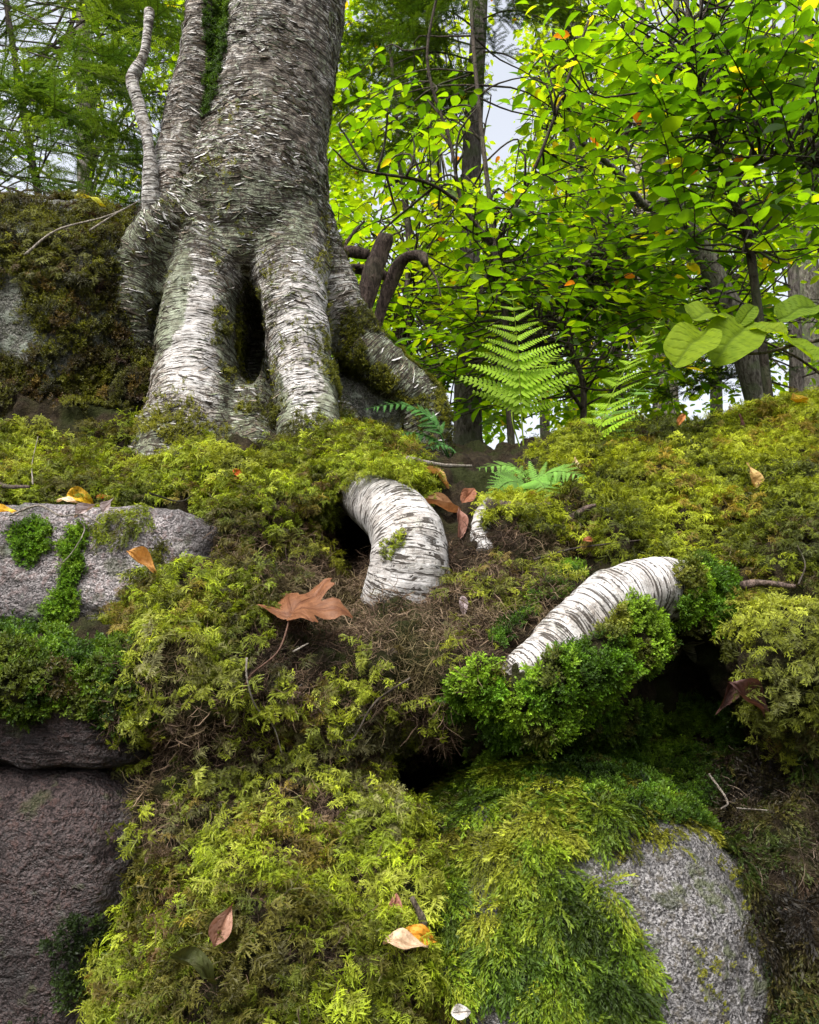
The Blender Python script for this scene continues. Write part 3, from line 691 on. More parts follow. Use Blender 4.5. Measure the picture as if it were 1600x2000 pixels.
moss('feather_moss', 'feather', 'bank', [(260, 1280), (420, 1270), (560, 1300), (700, 1280), (840, 1290), (870, 1400), (800, 1450), (740, 1480), (760, 1580), (840, 1640), (230, 1680), (215, 1480)], 14250, .025, [(.09, .085, .035), (.19, .235, .018), (.33, .38, .03), (.20, .20, .075)], 'patchy pale feather moss hanging through brown litter below the maple leaf', mask=NOISE(9, -.4, .1, 90), seed=4, up=.2, out=.3)
moss('rootlets', 'tangle', 'bank', [(250, 1260), (430, 1270), (520, 1140), (700, 1090), (880, 1060), (1000, 1040), (1150, 1080), (1140, 1170), (1000, 1260), (900, 1330), (870, 1470), (730, 1500), (760, 1600), (850, 1700), (220, 1740), (215, 1500)], 4200, .036, BR, 'brown tangle of dead moss and rootlets around the arched root', 'rootlets', seed=5, up=.2, out=.4)
moss('rootlets', 'tangle', 'bank', [(440, 1010), (560, 1050), (640, 960), (660, 1040), (680, 1150), (560, 1160), (450, 1120)], 7000, .038, BR, 'dry brown moss strands beside the dark hole under the root', 'rootlets', mask=NOISE(14, -.4, .1, 33), seed=6, up=.2, out=.4)
moss('feather_moss', 'feather', 'bank', [(450, 1060), (560, 1060), (650, 1080), (670, 1150), (560, 1130), (460, 1120)], 9500, .025, OL, 'olive moss tufts hanging beside the dark hole under the root', seed=7, mask=NOISE(14, -.2, .2, 34))
moss('feather_moss', 'feather', 'bank', [(200, 1760), (270, 1690), (450, 1640), (700, 1600), (860, 1600), (900, 1750), (880, 2150), (60, 2150), (140, 1930), (250, 1850)], 22800, .027, YG, 'bright ferny moss carpet at the foot of the bank beside the draped boulder', seed=8, up=.35, out=.3)
moss('rootlets', 'tangle', 'bank', [(220, 1690), (450, 1640), (860, 1600), (900, 1750), (880, 2150), (-50, 2150), (60, 1930)], 3000, .036, BR, 'brown dead stems showing through the bright moss carpet', 'rootlets', seed=9, up=.2, out=.4)
moss('cushion_moss', 'cushion', ['bank', 'damp'], [(-100, 1960), (40, 1870), (130, 1800), (240, 1850), (250, 1900), (140, 1960), (60, 2040), (-100, 2060)], 26000, .016, [(.015, .03, .004), (.03, .055, .006), (.05, .08, .01)], 'dark moss patch creeping over the foot of the purplish boulder', seed=10, mask=NOISE(12, -.3, .2, 4))
moss('draped_moss', 'drape', ['dome', 'bank'], [(850, 1560), (960, 1520), (1100, 1530), (1240, 1580), (1230, 1650), (1180, 1700), (1230, 1800), (1270, 1900), (1250, 2150), (820, 2150), (830, 1800)], 52000, .025, [(.05, .10, .005), (.12, .20, .009), (.21, .30, .014), (.30, .34, .028)], 'yellow green moss draped down the rounded boulder like wet hair', seed=11, up=.0, down=1.5)
moss('cushion_moss', 'cushion', ['dome', 'bank'], [(860, 1490), (1000, 1440), (1200, 1380), (1420, 1370), (1480, 1440), (1420, 1560), (1380, 1640), (1250, 1640), (1150, 1580), (960, 1540)], 36000, .015, DG, 'dark green velvety moss on the shaded top of the rounded boulder', seed=12)
moss('draped_moss', 'drape', ['dome'], [(1080, 1560), (1200, 1520), (1340, 1540), (1390, 1620), (1330, 1670), (1260, 1640), (1200, 1660), (1120, 1620)], 16000, .024, OL, 'thin olive moss fringe above the bare granite flank', seed=13, up=.0, down=1.4)
moss('cushion_moss', 'cushion', 'dome', [(1200, 1640), (1400, 1640), (1560, 2100), (1220, 2100)], 9000, .009, OL, 'sparse moss specks on the bare granite flank', seed=14, mask=NOISE(22, .12, .3, 14))
moss('cushion_moss', 'cushion', ['bank', 'rootB'], [(870, 1400), (900, 1310), (955, 1280), (980, 1325), (1005, 1345), (1070, 1312), (1130, 1268), (1165, 1245), (1195, 1190), (1245, 1165), (1290, 1200), (1310, 1260), (1260, 1310), (1200, 1340), (1150, 1420), (1040, 1460), (920, 1450)], 42000, .0165, BG, 'vivid green leafy moss clothing the lower side of the bent white root', seed=15, soft=10)
moss('cushion_moss', 'cushion', ['bank', 'rootB'], [(1320, 1120), (1370, 1095), (1440, 1130), (1460, 1190), (1410, 1225), (1340, 1225), (1320, 1180)], 60000, .0175, BG, 'vivid green moss cushion capping the right end of the white root', seed=16, soft=8)
moss('cushion_moss', 'cushion', ['bank'], [(945, 1260), (1035, 1150), (1120, 1105), (1165, 1100), (1120, 1150), (1035, 1215), (975, 1280)], 30000, .015, BG, 'vivid green moss strip along the upper edge of the white root', seed=17, soft=10)
moss('feather_moss', 'feather', 'bank', [(860, 1280), (900, 1140), (1010, 1040), (1160, 1070), (1120, 1140), (1010, 1230), (930, 1300)], 9500, .024, [(.10, .09, .03), (.20, .235, .02), (.32, .36, .03)], 'thin feather moss over brown litter between the two white roots', seed=18, mask=NOISE(11, -.25, .2, 44))
moss('feather_moss', 'feather', 'bank', [(940, 1030), (1000, 960), (1040, 900), (1130, 850), (1260, 820), (1420, 830), (1500, 790), (2500, 780), (2500, 1160), (1480, 1160), (1330, 1120), (1160, 1090)], 22800, .023, [(.06, .075, .007), (.16, .20, .010), (.28, .335, .015), (.33, .38, .02)], 'wide olive green feather moss mound behind the fern', seed=19, up=.5, pf=6)
moss('feather_moss', 'feather', 'bank', [(1420, 1180), (2500, 1150), (2500, 1450), (1560, 1440), (1480, 1340), (1430, 1250)], 19000, .024, [(.09, .10, .02), (.22, .26, .02), (.34, .38, .04)], 'pale feather moss tuft hanging over the dark right hollow', seed=20, out=.4, up=.25)
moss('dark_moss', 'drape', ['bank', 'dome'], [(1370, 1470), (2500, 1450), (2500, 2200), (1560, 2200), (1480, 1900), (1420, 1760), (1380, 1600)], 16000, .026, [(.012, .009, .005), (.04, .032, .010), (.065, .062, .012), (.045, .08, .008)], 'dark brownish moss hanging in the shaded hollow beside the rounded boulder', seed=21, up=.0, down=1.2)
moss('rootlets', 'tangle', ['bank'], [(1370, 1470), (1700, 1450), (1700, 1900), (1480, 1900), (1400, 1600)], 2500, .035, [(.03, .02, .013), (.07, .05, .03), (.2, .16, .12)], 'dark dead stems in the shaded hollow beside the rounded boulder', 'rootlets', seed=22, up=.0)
moss('moss_pads', 'cushion', ['outcrop', 'bank'], [(-900, 380), (0, 400), (150, 395), (260, 410), (300, 470), (280, 560), (320, 640), (300, 780), (230, 800), (-900, 850)], 26000, .0165, PAD, 'dark olive moss pads scattered over the lichened outcrop', seed=23, mask=lambda px, py, p, n: np.maximum(smooth(-.25, .0, fbm(p, 9, 3, 61)), smooth(470, 430, py)))
moss('moss_fringe', 'feather', ['outcrop', 'bank'], [(-900, 380), (0, 400), (130, 400), (250, 410), (280, 500), (200, 560), (-900, 560)], 7000, .030, PAD + [(.13, .14, .015)], 'mossy fringe along the crest of the lichened outcrop', seed=24, mask=NOISE(7, -.2, .3, 8))
moss('moss_smear', 'cushion', ['slab'], [(20, 1040), (60, 1010), (95, 1040), (90, 1080), (60, 1110), (30, 1090)], 50000, .014, BG, 'small green moss blotch on the pale granite block', seed=25, soft=6)
moss('moss_run', 'cushion', ['slab'], [(115, 1060), (155, 1020), (165, 1060), (150, 1150), (140, 1240), (80, 1240), (85, 1180), (120, 1130)], 50000, .014, BG, 'vertical streak of green moss running down the pale granite block', seed=26, soft=6)
moss('moss_patch', 'drape', ['slab', 'bank'], [(180, 1000), (300, 985), (300, 1020), (260, 1060), (200, 1070), (170, 1030)], 24000, .02, YG, 'yellow green moss film on the upper edge of the granite block', seed=27, soft=10, up=0.1, down=1.)
moss('moss_specks', 'cushion', ['slab'], [(285, 1060), (320, 1060), (325, 1120), (295, 1120)], 30000, .011, OL, 'little moss tuft in the middle of the granite block', seed=28, soft=8)
moss('root_moss', 'cushion', ['trunk', 'stem'], [(300, 430), (470, 200), (700, 500), (900, 700), (930, 920), (650, 900), (300, 900), (200, 640)], 30000, .011, OL, 'thin moss film in the bark furrows at the birch foot', seed=29,
     mask=lambda px, py, p, n: np.clip(smooth(-.05, .25, fbm(p, 13, 3, 3)) * (.10 + .9 * np.maximum(ell(px, py, 780, 730, 170, 190), np.maximum(ell(px, py, 440, 640, 30, 120), ell(px, py, 440, 850, 230, 70)))), 0, 1))
moss('root_moss', 'cushion', ['trunk', 'stem'], [(395, -60), (445, -60), (440, 100), (415, 220), (395, 230), (400, 100)], 40000, .013, DG, 'green moss seam in the fork between trunk and second stem', seed=30, soft=6)
moss('root_moss', 'cushion', ['rootA'], [(745, 1060), (790, 1030), (780, 1070), (755, 1100)], 30000, .010, YG, 'yellow green moss streak on the arched white root', seed=31, soft=8)
# ---- peeling bark of the birch, a part of the tree
def curls(surf, D, dens, mask, size, pal):
    V, T, N = surf; i, a, b_, c = sample(V, T, dens)
    p = V[T[i, 0]] * a + V[T[i, 1]] * b_ + V[T[i, 2]] * c; n = nrm(N[T[i, 0]]); d = D[T[i, 0]]; px, py, _ = proj(p)
    k = rng.random(len(p)) < mask(px, py) * smooth(-.35, .25, fbm(p, 11, 3, 15)); p, n, d, py = p[k], n[k], d[k], py[k]; m = len(p)
    Yv = -d * np.where(rng.random(m) < .6, 1, -1)[:, None] + np.cross(n, d) * rng.normal(.18, .32, m)[:, None]
    pal = np.array(pal); tint = pal[rng.integers(0, len(pal), m)] * np.clip(rng.normal(1, .2, (m, 1)) + fbm(p, 7, 3, 19)[:, None] * .9, .3, 1.5)
    s = size * np.clip(rng.lognormal(0, .45, m), .35, 2.4)
    instances('peeling_bark', 'flake', p, Yv, n + rng.normal(size=(m, 3)) * .12, s[:, None] * np.array((1.5, .75, .9)), tint, parent=birch)
FL = [(.44, .43, .42), (.30, .28, .25), (.17, .14, .105), (.07, .055, .04), (.035, .027, .022), (.05, .04, .03), (.24, .26, .20), (.48, .47, .46), (.13, .15, .09)]
curls((tV, tT, tN), tD, 17000, lambda px, py: np.clip(1.0 - .72 * smooth(400, 560, py), .10, 1) , .0125, FL)
curls((sV, sT, sN), sD, 12000, lambda px, py: 1 + 0 * px, .012, [(.30, .27, .24), (.20, .16, .13), (.12, .09, .07), (.38, .36, .34)])
# ================================================================== LEAVES
def leaf_grid(kind='beech', nt_=7, curl=0., fold=.18, droop=.12, wid=.5, ns=2, wave=0., seed=0):
    """leaf in its own space: stalk at 0, tip at y=1, width wid; returns V, tris, vein"""
    r = np.random.default_rng(seed); V = []; vein = []
    us = np.linspace(-1, 1, 2 * ns + 1)
    for t in np.linspace(0, 1, nt_):
        wd = wid * .5 * (math.sin(math.pi * min(1., t ** .82 * .985 + .012)) ** .85)
        if kind == 'round': wd = wid * .5 * math.sqrt(max(0., 1 - (2 * (t * .97 + .015) - 1) ** 2)) ** .8
        for u in us:
            x = u * wd; a = curl * x / (wid * .5)
            z = abs(u) * wd * fold * 2 - droop * t * t + wave * math.sin(t * 9 + u * 2 + seed) * .05
            if curl: x, z = math.sin(a) * wd / max(curl, .01) * (1 if curl > 0 else 1), z + (1 - math.cos(a)) * wid * .5 / max(curl, .3)
            V.append((x, t, z)); vein.append(1. if abs(u) < .01 else (.6 if abs(math.sin((t * 1.0 - abs(u) * .12) * 24)) < .22 else 0.))
    m = 2 * ns + 1; i = (np.arange(nt_ - 1)[:, None] * m + np.arange(m - 1)[None]).ravel()
    F = np.vstack([np.c_[i, i + 1, i + m + 1], np.c_[i, i + m + 1, i + m]])
    return np.array(V), F, np.array(vein)
LEAFV = [leaf_grid('beech', 6, 0, f, d, w_, 1) for f, d, w_ in ((.15, .10, .52), (.28, .22, .46), (.08, .0, .56), (.2, .3, .5))]
LEAFM = [mesh('leaf', V, F, M['leaf_obj']) for V, F, _ in LEAFV]
def frame(Y, Z):
    Z = nrm(Z); Y = nrm(Y); X = nrm(np.cross(Y, Z)); Z = np.cross(X, Y)
    return np.stack([X, Y, Z], -1)
def leaf_mass(pts, Y, Z, s, tint):
    """joined leaf geometry"""
    Rm = frame(Y, Z) * np.asarray(s)[:, None, None]; out = Acc(); k = rng.integers(0, len(LEAFV), len(pts))
    for j, (V, F, _) in enumerate(LEAFV):
        q = np.where(k == j)[0]
        if not len(q): continue
        W = np.einsum('nij,vj->nvi', Rm[q], V) + pts[q][:, None]; nv = len(V)
        FF = (F[None] + (np.arange(len(q)) * nv)[:, None, None]).reshape(-1, 3)
        out.add(W.reshape(-1, 3), FF, tint=np.repeat(tint[q], nv, 0))
    return out.get()
def leaf_objs(parent, pts, Y, Z, s, tint):
    Rm = frame(Y, Z) * np.asarray(s)[:, None, None]; b0 = base(parent)
    for i in range(len(pts)):
        o = bpy.data.objects.new('leaf', LEAFM[int(rng.integers(0, 4))]); col.objects.link(o); o.parent = parent
        m = Matrix.Identity(4)
        for r_ in range(3):
            for c_ in range(3): m[r_][c_] = Rm[i, r_, c_]
            m[r_][3] = pts[i, r_] - b0[r_]
        o.matrix_basis = m; o.color = (*[float(x) for x in tint[i]], 1)
GREEN = np.array([(.022, .058, .004), (.042, .098, .005), (.075, .15, .007), (.125, .205, .008), (.18, .245, .012)])
GAPS = [(985, 220, 75, 75), (935, 95, 26, 100), (1000, 130, 26, 60), (960, 300, 45, 28), (870, 320, 40, 40), (50, 60, 120, 90), (50, 370, 60, 60), (15, 250, 35, 60), (130, 330, 30, 30), (210, 60, 24, 20), (1555, 565, 75, 55), (1450, 825, 110, 40), (1290, 50, 14, 45), (1190, 120, 12, 25), (1260, 405, 32, 22), (1150, 170, 14, 20), (750, 410, 26, 22), (1430, 300, 16, 16), (1040, 840, 60, 40), (760, 500, 16, 24), (1250, 320, 24, 14), (1340, 95, 14, 20), (1200, 880, 40, 30)]
def open_sky(px, py):
    g = 0
    for c in GAPS: g = np.maximum(g, ell(px, py, *c))
    return g
def pick_green(n, bias=0., noise_p=None, red=.012):
    t = np.clip(rng.normal(2.0 + bias, .9, n) + (0 if noise_p is None else fbm(noise_p, 1.6, 2, 5) * 1.6), 0, 3.999); i = t.astype(int); f = (t - i)[:, None]
    c = GREEN[i] * (1 - f) + GREEN[i + 1] * f
    yl = rng.random(n) < red; c[yl] = np.array((.30, .24, .02)); rd = rng.random(n) < red * .35; c[rd] = np.array((.30, .10, .02))
    return c
def line3(ctrl, n=None):
    a = np.array(ctrl, float); p, r = pr(a[:, 0], a[:, 1], a[:, 2], a[:, 3]); return cr(np.c_[p, np.maximum(r, .0008)], n or len(a) * 6)
def broadleaf(label, stems, boxes, n_sprays, Yr, leaf, bias=0., n_obj=0, mat='bark_twig', group=None, cat='tree', name='sapling', nl=(6, 11), root=True, twig_r=.0022):
    """stems: traced stems (first is the trunk); leafy sprays fill boxes (pixel areas) at distances Yr and hang on thin branches from the stems"""
    S = [line3(c) for c in stems]
    p0 = S[0][0, :3].copy()
    if root:
        gz = floor_z(p0[0], p0[1]) - .08
        if p0[2] > gz + .05: S[0] = np.vstack([[p0[0] + .02, p0[1], gz, S[0][0, 3] * 1.4], [p0[0] + .01, p0[1], (gz + p0[2]) / 2, S[0][0, 3] * 1.15], S[0]])
    e = empty(name, S[0][0, :3], label, cat, group)
    for i, q in enumerate(S):
        V, F = tube_tris(q[:, :3], q[:, 3], 9 if i == 0 else 7, None, .12, i); part('trunk' if i == 0 else 'branch', V, F, M[mat], e)
    allp = np.vstack([q[len(q) // 4:, :3] for q in S])
    tw = Acc(); lp, ly, lz, ls = [], [], [], []; k = 0; tries = 0
    while k < n_sprays and tries < n_sprays * 12:
        tries += 1; bx = boxes[int(rng.integers(0, len(boxes)))]
        px, py = rng.uniform(bx[0], bx[2]), rng.uniform(bx[1], bx[3])
        if rng.random() < open_sky(np.array(px), np.array(py)) * 1.1: continue
        c = P(px, py, rng.uniform(*Yr)); k += 1
        cand = allp[np.argsort(np.linalg.norm((allp - c) * [1, 1, 1.0] + [0, 0, .12], axis=1))[:4]][int(rng.integers(0, 4))]
        h = c - cand; hd = np.array([h[0], h[1], 0]); hd = nrm(hd + rng.normal(size=3) * [.35, .35, .1] * np.linalg.norm(h))
        L = rng.uniform(.22, .42); d = nrm(hd + [0, 0, rng.uniform(-.2, .25)]); a0 = c - d * L * .5; a1 = c + d * L * .5 + [0, 0, -.06 * L]
        mid = (cand + a0) / 2 + [0, 0, .04 * np.linalg.norm(a0 - cand)] + rng.normal(size=3) * .02
        V, F = tube_tris([cand, mid, a0, (a0 + a1) / 2 + [0, 0, .015], a1], np.array([2.4, 2, 1.4, 1., .5]) * twig_r, 4, 12); tw.add(V, F)
        m = int(rng.integers(*nl)); side = nrm(np.cross(d, UP))
        nz = nrm(UP + rng.normal(size=3) * .22)
        for j in range(m):
            t = (j + .6) / m; s_ = 1 if j % 2 else -1
            b0 = a0 + (a1 - a0) * t + [0, 0, .015 * math.sin(t * 3)]
            yv = nrm(side * s_ * rng.uniform(.7, 1.1) + d * rng.uniform(.4, .9) + [0, 0, rng.uniform(-.55, .08)]) if j < m - 1 else d
            lp.append(b0); ly.append(yv); lz.append(nz + rng.normal(size=3) * .28); ls.append(leaf * rng.uniform(.65, 1.15) * (.75 + .5 * math.sin(t * 2.6)))
    V, F, _ = tw.get(); o = part('twigs', V, F, M['bark_twig'], e); o['kind'] = 'stuff'
    lp, ly, lz, ls = map(np.array, (lp, ly, lz, ls)); px, py, zc = proj(lp)
    keep = rng.random(len(lp)) > open_sky(px, py) * .72; lp, ly, lz, ls, px, py, zc = (x[keep] for x in (lp, ly, lz, ls, px, py, zc))
    tint = pick_green(len(lp), bias, lp)
    size = ls / zc * ((px > 0) & (px < 1600) & (py > 0) & (py < 1000)); od = np.argsort(-size); a, b = od[:n_obj], od[n_obj:]
    if n_obj: leaf_objs(e, lp[a], ly[a], lz[a], ls[a], tint[a])
    if len(b):
        V, F, at = leaf_mass(lp[b], ly[b], lz[b], ls[b], tint[b]); o = part('crown', V, F, M['leaf_attr'], e, at); o['kind'] = 'stuff'
    return e
# ---- understorey saplings traced from the photo
broadleaf('thin forked sapling in front of the dark straight conifer trunk', [
  [(1000, 900, 3.1, 8), (985, 590, 3.1, 7), (966, 480, 3.1, 7), (955, 380, 3.12, 5), (940, 250, 3.15, 4.5), (925, 90, 3.2, 4), (915, -80, 3.2, 3)],
  [(966, 480, 3.1, 4), (1040, 340, 3.0, 3.6), (1100, 180, 2.95, 3), (1150, 40, 2.9, 2.5)],
  [(966, 480, 3.1, 5), (905, 400, 3.05, 4), (880, 280, 3.0, 3.5), (835, 120, 2.95, 3), (860, -40, 2.9, 2.5)],
  [(905, 400, 3.05, 4), (830, 355, 2.95, 3.5), (700, 330, 2.85, 2.5), (650, 290, 2.8, 1.5)]],
  [(700, 130, 900, 520), (1000, 120, 1180, 520), (850, 380, 1060, 600)], 110, (2.8, 3.6), .06, .2, 150)
broadleaf('broad leaved sapling with mossy bent trunk rising from behind the moss mound', [
  [(1500, 860, 4.4, 26), (1475, 760, 4.4, 24), (1430, 610, 4.35, 23), (1370, 490, 4.3, 20), (1330, 420, 4.25, 18), (1308, 370, 4.2, 16), (1285, 300, 4.15, 9), (1300, 180, 4.1, 7), (1330, -60, 4.0, 6)],
  [(1310, 380, 4.2, 9), (1265, 405, 4.1, 8), (1210, 340, 3.95, 7), (1140, 280, 3.8, 5), (1070, 230, 3.6, 3.5)],
  [(1360, 470, 4.3, 7), (1270, 445, 4.2, 6), (1180, 490, 4.0, 5), (1090, 590, 3.8, 3)],
  [(1340, 430, 4.2, 6), (1400, 360, 4.0, 5), (1450, 330, 3.9, 4), (1570, 240, 3.8, 3)]],
  [(1040, 60, 1640, 420), (1180, 380, 1640, 620), (1040, 420, 1300, 640)], 330, (3.3, 5.2), .074, -.1, 290, 'bark_maple')
broadleaf('slender dark sapling with two stems and glossy oval leaves', [
  [(1500, 760, 3.0, 9), (1475, 560, 3.0, 9), (1455, 430, 3.0, 9), (1415, 330, 3.0, 7.5), (1390, 220, 3.0, 6), (1350, 130, 2.95, 4.5), (1340, -100, 2.9, 4)],
  [(1415, 330, 3.0, 6), (1390, 260, 2.95, 5), (1365, 150, 2.9, 4), (1370, 0, 2.85, 3)],
  [(1430, 350, 3.0, 4), (1500, 310, 2.9, 3.5), (1620, 330, 2.8, 2.5)]],
  [(1100, -60, 1700, 260), (1300, 100, 1700, 470)], 190, (2.5, 3.4), .07, -.6, 290)
broadleaf('young beech with light green layered leaves behind the dead stump', [
  [(770, 900, 4.0, 9), (790, 640, 4.0, 8), (800, 480, 4.0, 7), (780, 300, 4.0, 5), (760, 60, 4.0, 3)]],
  [(640, 360, 960, 640), (680, 540, 900, 760)], 120, (3.2, 4.6), .068, 1., 150)
broadleaf('low leafy shrub filling the gap behind the tall fern', [
  [(1130, 930, 3.6, 7), (1140, 760, 3.6, 6), (1110, 640, 3.6, 4.5), (1150, 500, 3.6, 3)], [(1138, 800, 3.6, 4), (1070, 690, 3.4, 3), (1030, 560, 3.3, 2)]],
  [(930, 500, 1330, 760), (700, 560, 1000, 840)], 160, (3.0, 5.0), .064, .3, 160, name='shrub', cat='shrub')
broadleaf('slim sapling with small leaves standing left of the birch', [
  [(110, 560, 4.2, 8), (60, 300, 4.2, 7), (30, 120, 4.2, 6), (0, -80, 4.2, 5)]], [(-150, 120, 120, 420), (200, -40, 380, 120)], 40, (3.8, 5.2), .07, .6, 0)
# ---- taller trees farther back, their crowns read as masses
def far_tree(label, trunk, blobs, n, Yr, leaf, mat, bias, seed, name='broadleaf_tree'):
    q = line3(trunk); gz = floor_z(q[0, 0], q[0, 1]) - .1; q = np.vstack([[q[0, 0], q[0, 1], gz, q[0, 3] * 1.1], q]) if q[0, 2] > gz else q
    e = empty(name, q[0, :3], label, 'tree', 'trees of the wood behind the mossy bank')
    V, F = tube_tris(q[:, :3], q[:, 3], 14, None, .12, seed); part('trunk', V, F, M[mat], e)
    ps = []
    for (x0, y0, x1, y1) in blobs:
        m = int(n * 6); px = rng.uniform(x0, x1, m); py = rng.uniform(y0, y1, m); p = P(px, py, rng.uniform(*Yr, m))
        dn = fbm(p, .9, 3, seed) * .9 + fbm(p, 3., 2, seed + 3) * .6; k = (dn > -.02) & (rng.random(m) > open_sky(px, py) * .86)
        ps.append(p[k][:n // len(blobs)])
    p = np.vstack(ps); m = len(p); d = rng.normal(size=(m, 3)) * [1, 1, .3]
    V, F, at = leaf_mass(p, nrm(d) + [0, 0, -.25], UP + rng.normal(size=(m, 3)) * .42, leaf * rng.uniform(.6, 1.25, m), pick_green(m, bias, p * .6))
    o = part('crown', V, F, M['leaf_attr'], e, at); o['kind'] = 'stuff'
    A = Acc(); tq = q[len(q) // 3:, :3]
    for i in range(60):
        a = tq[int(rng.integers(0, len(tq)))]; b = p[int(rng.integers(0, m))]
        if np.linalg.norm(a - b) > 3.2: b = a + (b - a) * .5
        V, F = tube_tris([a, (a + b) / 2 + [0, 0, .15] + rng.normal(size=3) * .08, b], [.018, .011, .003], 4, 9); A.add(V, F)
    V, F, _ = A.get(); o = part('branches', V, F, M['bark_twig'], e); o['kind'] = 'stuff'
    return e
far_tree('pale barked birch trunk glimpsed behind the fern fronds', [(1305, 880, 7.5, 26), (1295, 700, 7.5, 24), (1275, 560, 7.5, 20), (1262, 440, 7.5, 17), (1250, 200, 7.5, 14), (1240, -150, 7.5, 11)], [(1000, -100, 1500, 420), (1080, 380, 1500, 640)], 7500, (6.3, 9.5), .078, 'bark_birch_far', 1.5, 200)
far_tree('tall grey maple trunk behind the slender sapling', [(1590, 820, 6.5, 30), (1575, 600, 6.5, 28), (1565, 420, 6.5, 27), (1560, 100, 6.5, 24), (1555, -200, 6.5, 20)], [(1300, -100, 1900, 460), (1450, 420, 1900, 700)], 7000, (5.8, 8.5), .078, 'bark_maple', 1.2, 230)
far_tree('thin grey trunk between the conifer and the dead stump', [(860, 900, 8.5, 12), (855, 600, 8.5, 11), (850, 200, 8.5, 9), (845, -150, 8.5, 7)], [(600, -100, 960, 300), (640, 260, 960, 560), (700, 480, 1000, 740)], 8000, (6.5, 10.5), .08, 'bark_maple', 1.7, 260)
far_tree('dark trunk deep in the wood behind the tall fern', [(1140, 900, 9, 24), (1135, 700, 9, 23), (1130, 500, 9, 20), (1120, 0, 9, 15), (1110, -150, 9, 13)], [(930, 300, 1300, 640), (960, 560, 1400, 760), (1020, -100, 1300, 300)], 8000, (7.5, 12.), .08, 'bark_spruce', 1.3, 290)
far_tree('distant dark trunk low between fern and moss mound', [(1065, 900, 10.5, 10), (1062, 600, 10.5, 9), (1060, 200, 10.5, 8)], [(960, 480, 1300, 720)], 2200, (9, 13.), .085, 'bark_spruce', .6, 320)
far_tree('distant slim trunk right of the pale birch', [(1400, 900, 10, 12), (1398, 600, 10, 11), (1392, 100, 10, 9)], [(1250, 420, 1600, 700)], 2600, (8.5, 12.), .085, 'bark_maple', .7, 350)
far_tree('slim distant trunk among low bright leaves above the moss mound', [(1210, 900, 7, 9), (1208, 700, 7, 8), (1200, 400, 7, 6)], [(930, 600, 1660, 850), (940, 700, 1340, 860)], 4200, (5, 8.5), .07, 'bark_maple', .7, 410)
far_tree('grey trunk standing right behind the big birch', [(560, 760, 6.5, 16), (562, 500, 6.5, 15), (566, 100, 6.5, 13), (570, -200, 6.5, 11)], [(330, -250, 720, 380), (360, 300, 720, 640), (-700, -150, -100, 480)], 7000, (5.5, 9.5), .08, 'bark_maple', 1.2, 440)
far_tree('distant trunk hidden by conifer boughs left of the birch', [(170, 600, 8, 15), (165, 300, 8, 14), (160, -100, 8, 12)], [(-250, 150, 420, 480), (120, -100, 420, 220), (-250, 330, 330, 520)], 2800, (7, 11.), .08, 'bark_maple', 1.6, 380)
# ---- conifers: dark straight trunk and feathery boughs
def conifer(label, trunk, boughs, mat='bark_spruce', pal=((.02, .05, .012), (.04, .085, .018), (.07, .13, .02)), size=.30, per=5):
    q = line3(trunk, 40); gz = floor_z(q[0, 0], q[0, 1]) - .1; q = np.vstack([[q[0, 0], q[0, 1], gz, q[0, 3] * 1.2], q]) if q[0, 2] > gz else q
    e = empty('conifer', q[0, :3], label, 'tree'); V, F = tube_tris(q[:, :3], q[:, 3], 18, None, .1, 3); part('trunk', V, F, M[mat], e)
    pts, Yv = [], []
    for (x0, y0, x1, y1, Ya, Yb) in boughs:
        a = P(x0, y0, Ya); b = P(x1, y1, Yb); L = np.linalg.norm(b - a)
        c = [a, a + (b - a) * .4 + [0, 0, .10 * L], a + (b - a) * .75 + [0, 0, .06 * L], b]; z = cr(c, 14)
        V, F = tube_tris(z, np.linspace(.006, .0015, 14), 6); part('branch', V, F, M['bark_twig'], e)
        D = nrm(b - a); sd = nrm(np.cross(D, UP))
        n = max(6, int(L * per * 4))
        for i in range(n):
            t = rng.uniform(.12, 1); k = z[int(t * 13)]; s_ = rng.choice((-1, 1)); pts.append(k + rng.normal(size=3) * .02); Yv.append(nrm(D * .7 + sd * s_ * rng.uniform(.2, 1) + [0, 0, rng.uniform(-.5, .1)]))
        pts.append(z[-1]); Yv.append(D)
    pts, Yv = np.array(pts), np.array(Yv); px, py, _ = proj(pts); qx, qy, _ = proj(pts + Yv * size * .6); k = rng.random(len(pts)) > np.maximum(open_sky(px, py), open_sky(qx, qy)) * .8; pts, Yv = pts[k], Yv[k]; m = len(pts)
    pal = np.array(pal); t = rng.random(m)[:, None] * 1.98; i = t.astype(int)[:, 0]; f = t - i[:, None]; tint = pal[i] * (1 - f) + pal[i + 1] * f
    instances('crown', 'needle', pts, Yv, UP + rng.normal(size=(m, 3)) * .25, size * rng.uniform(.6, 1.25, m), tint, parent=e)
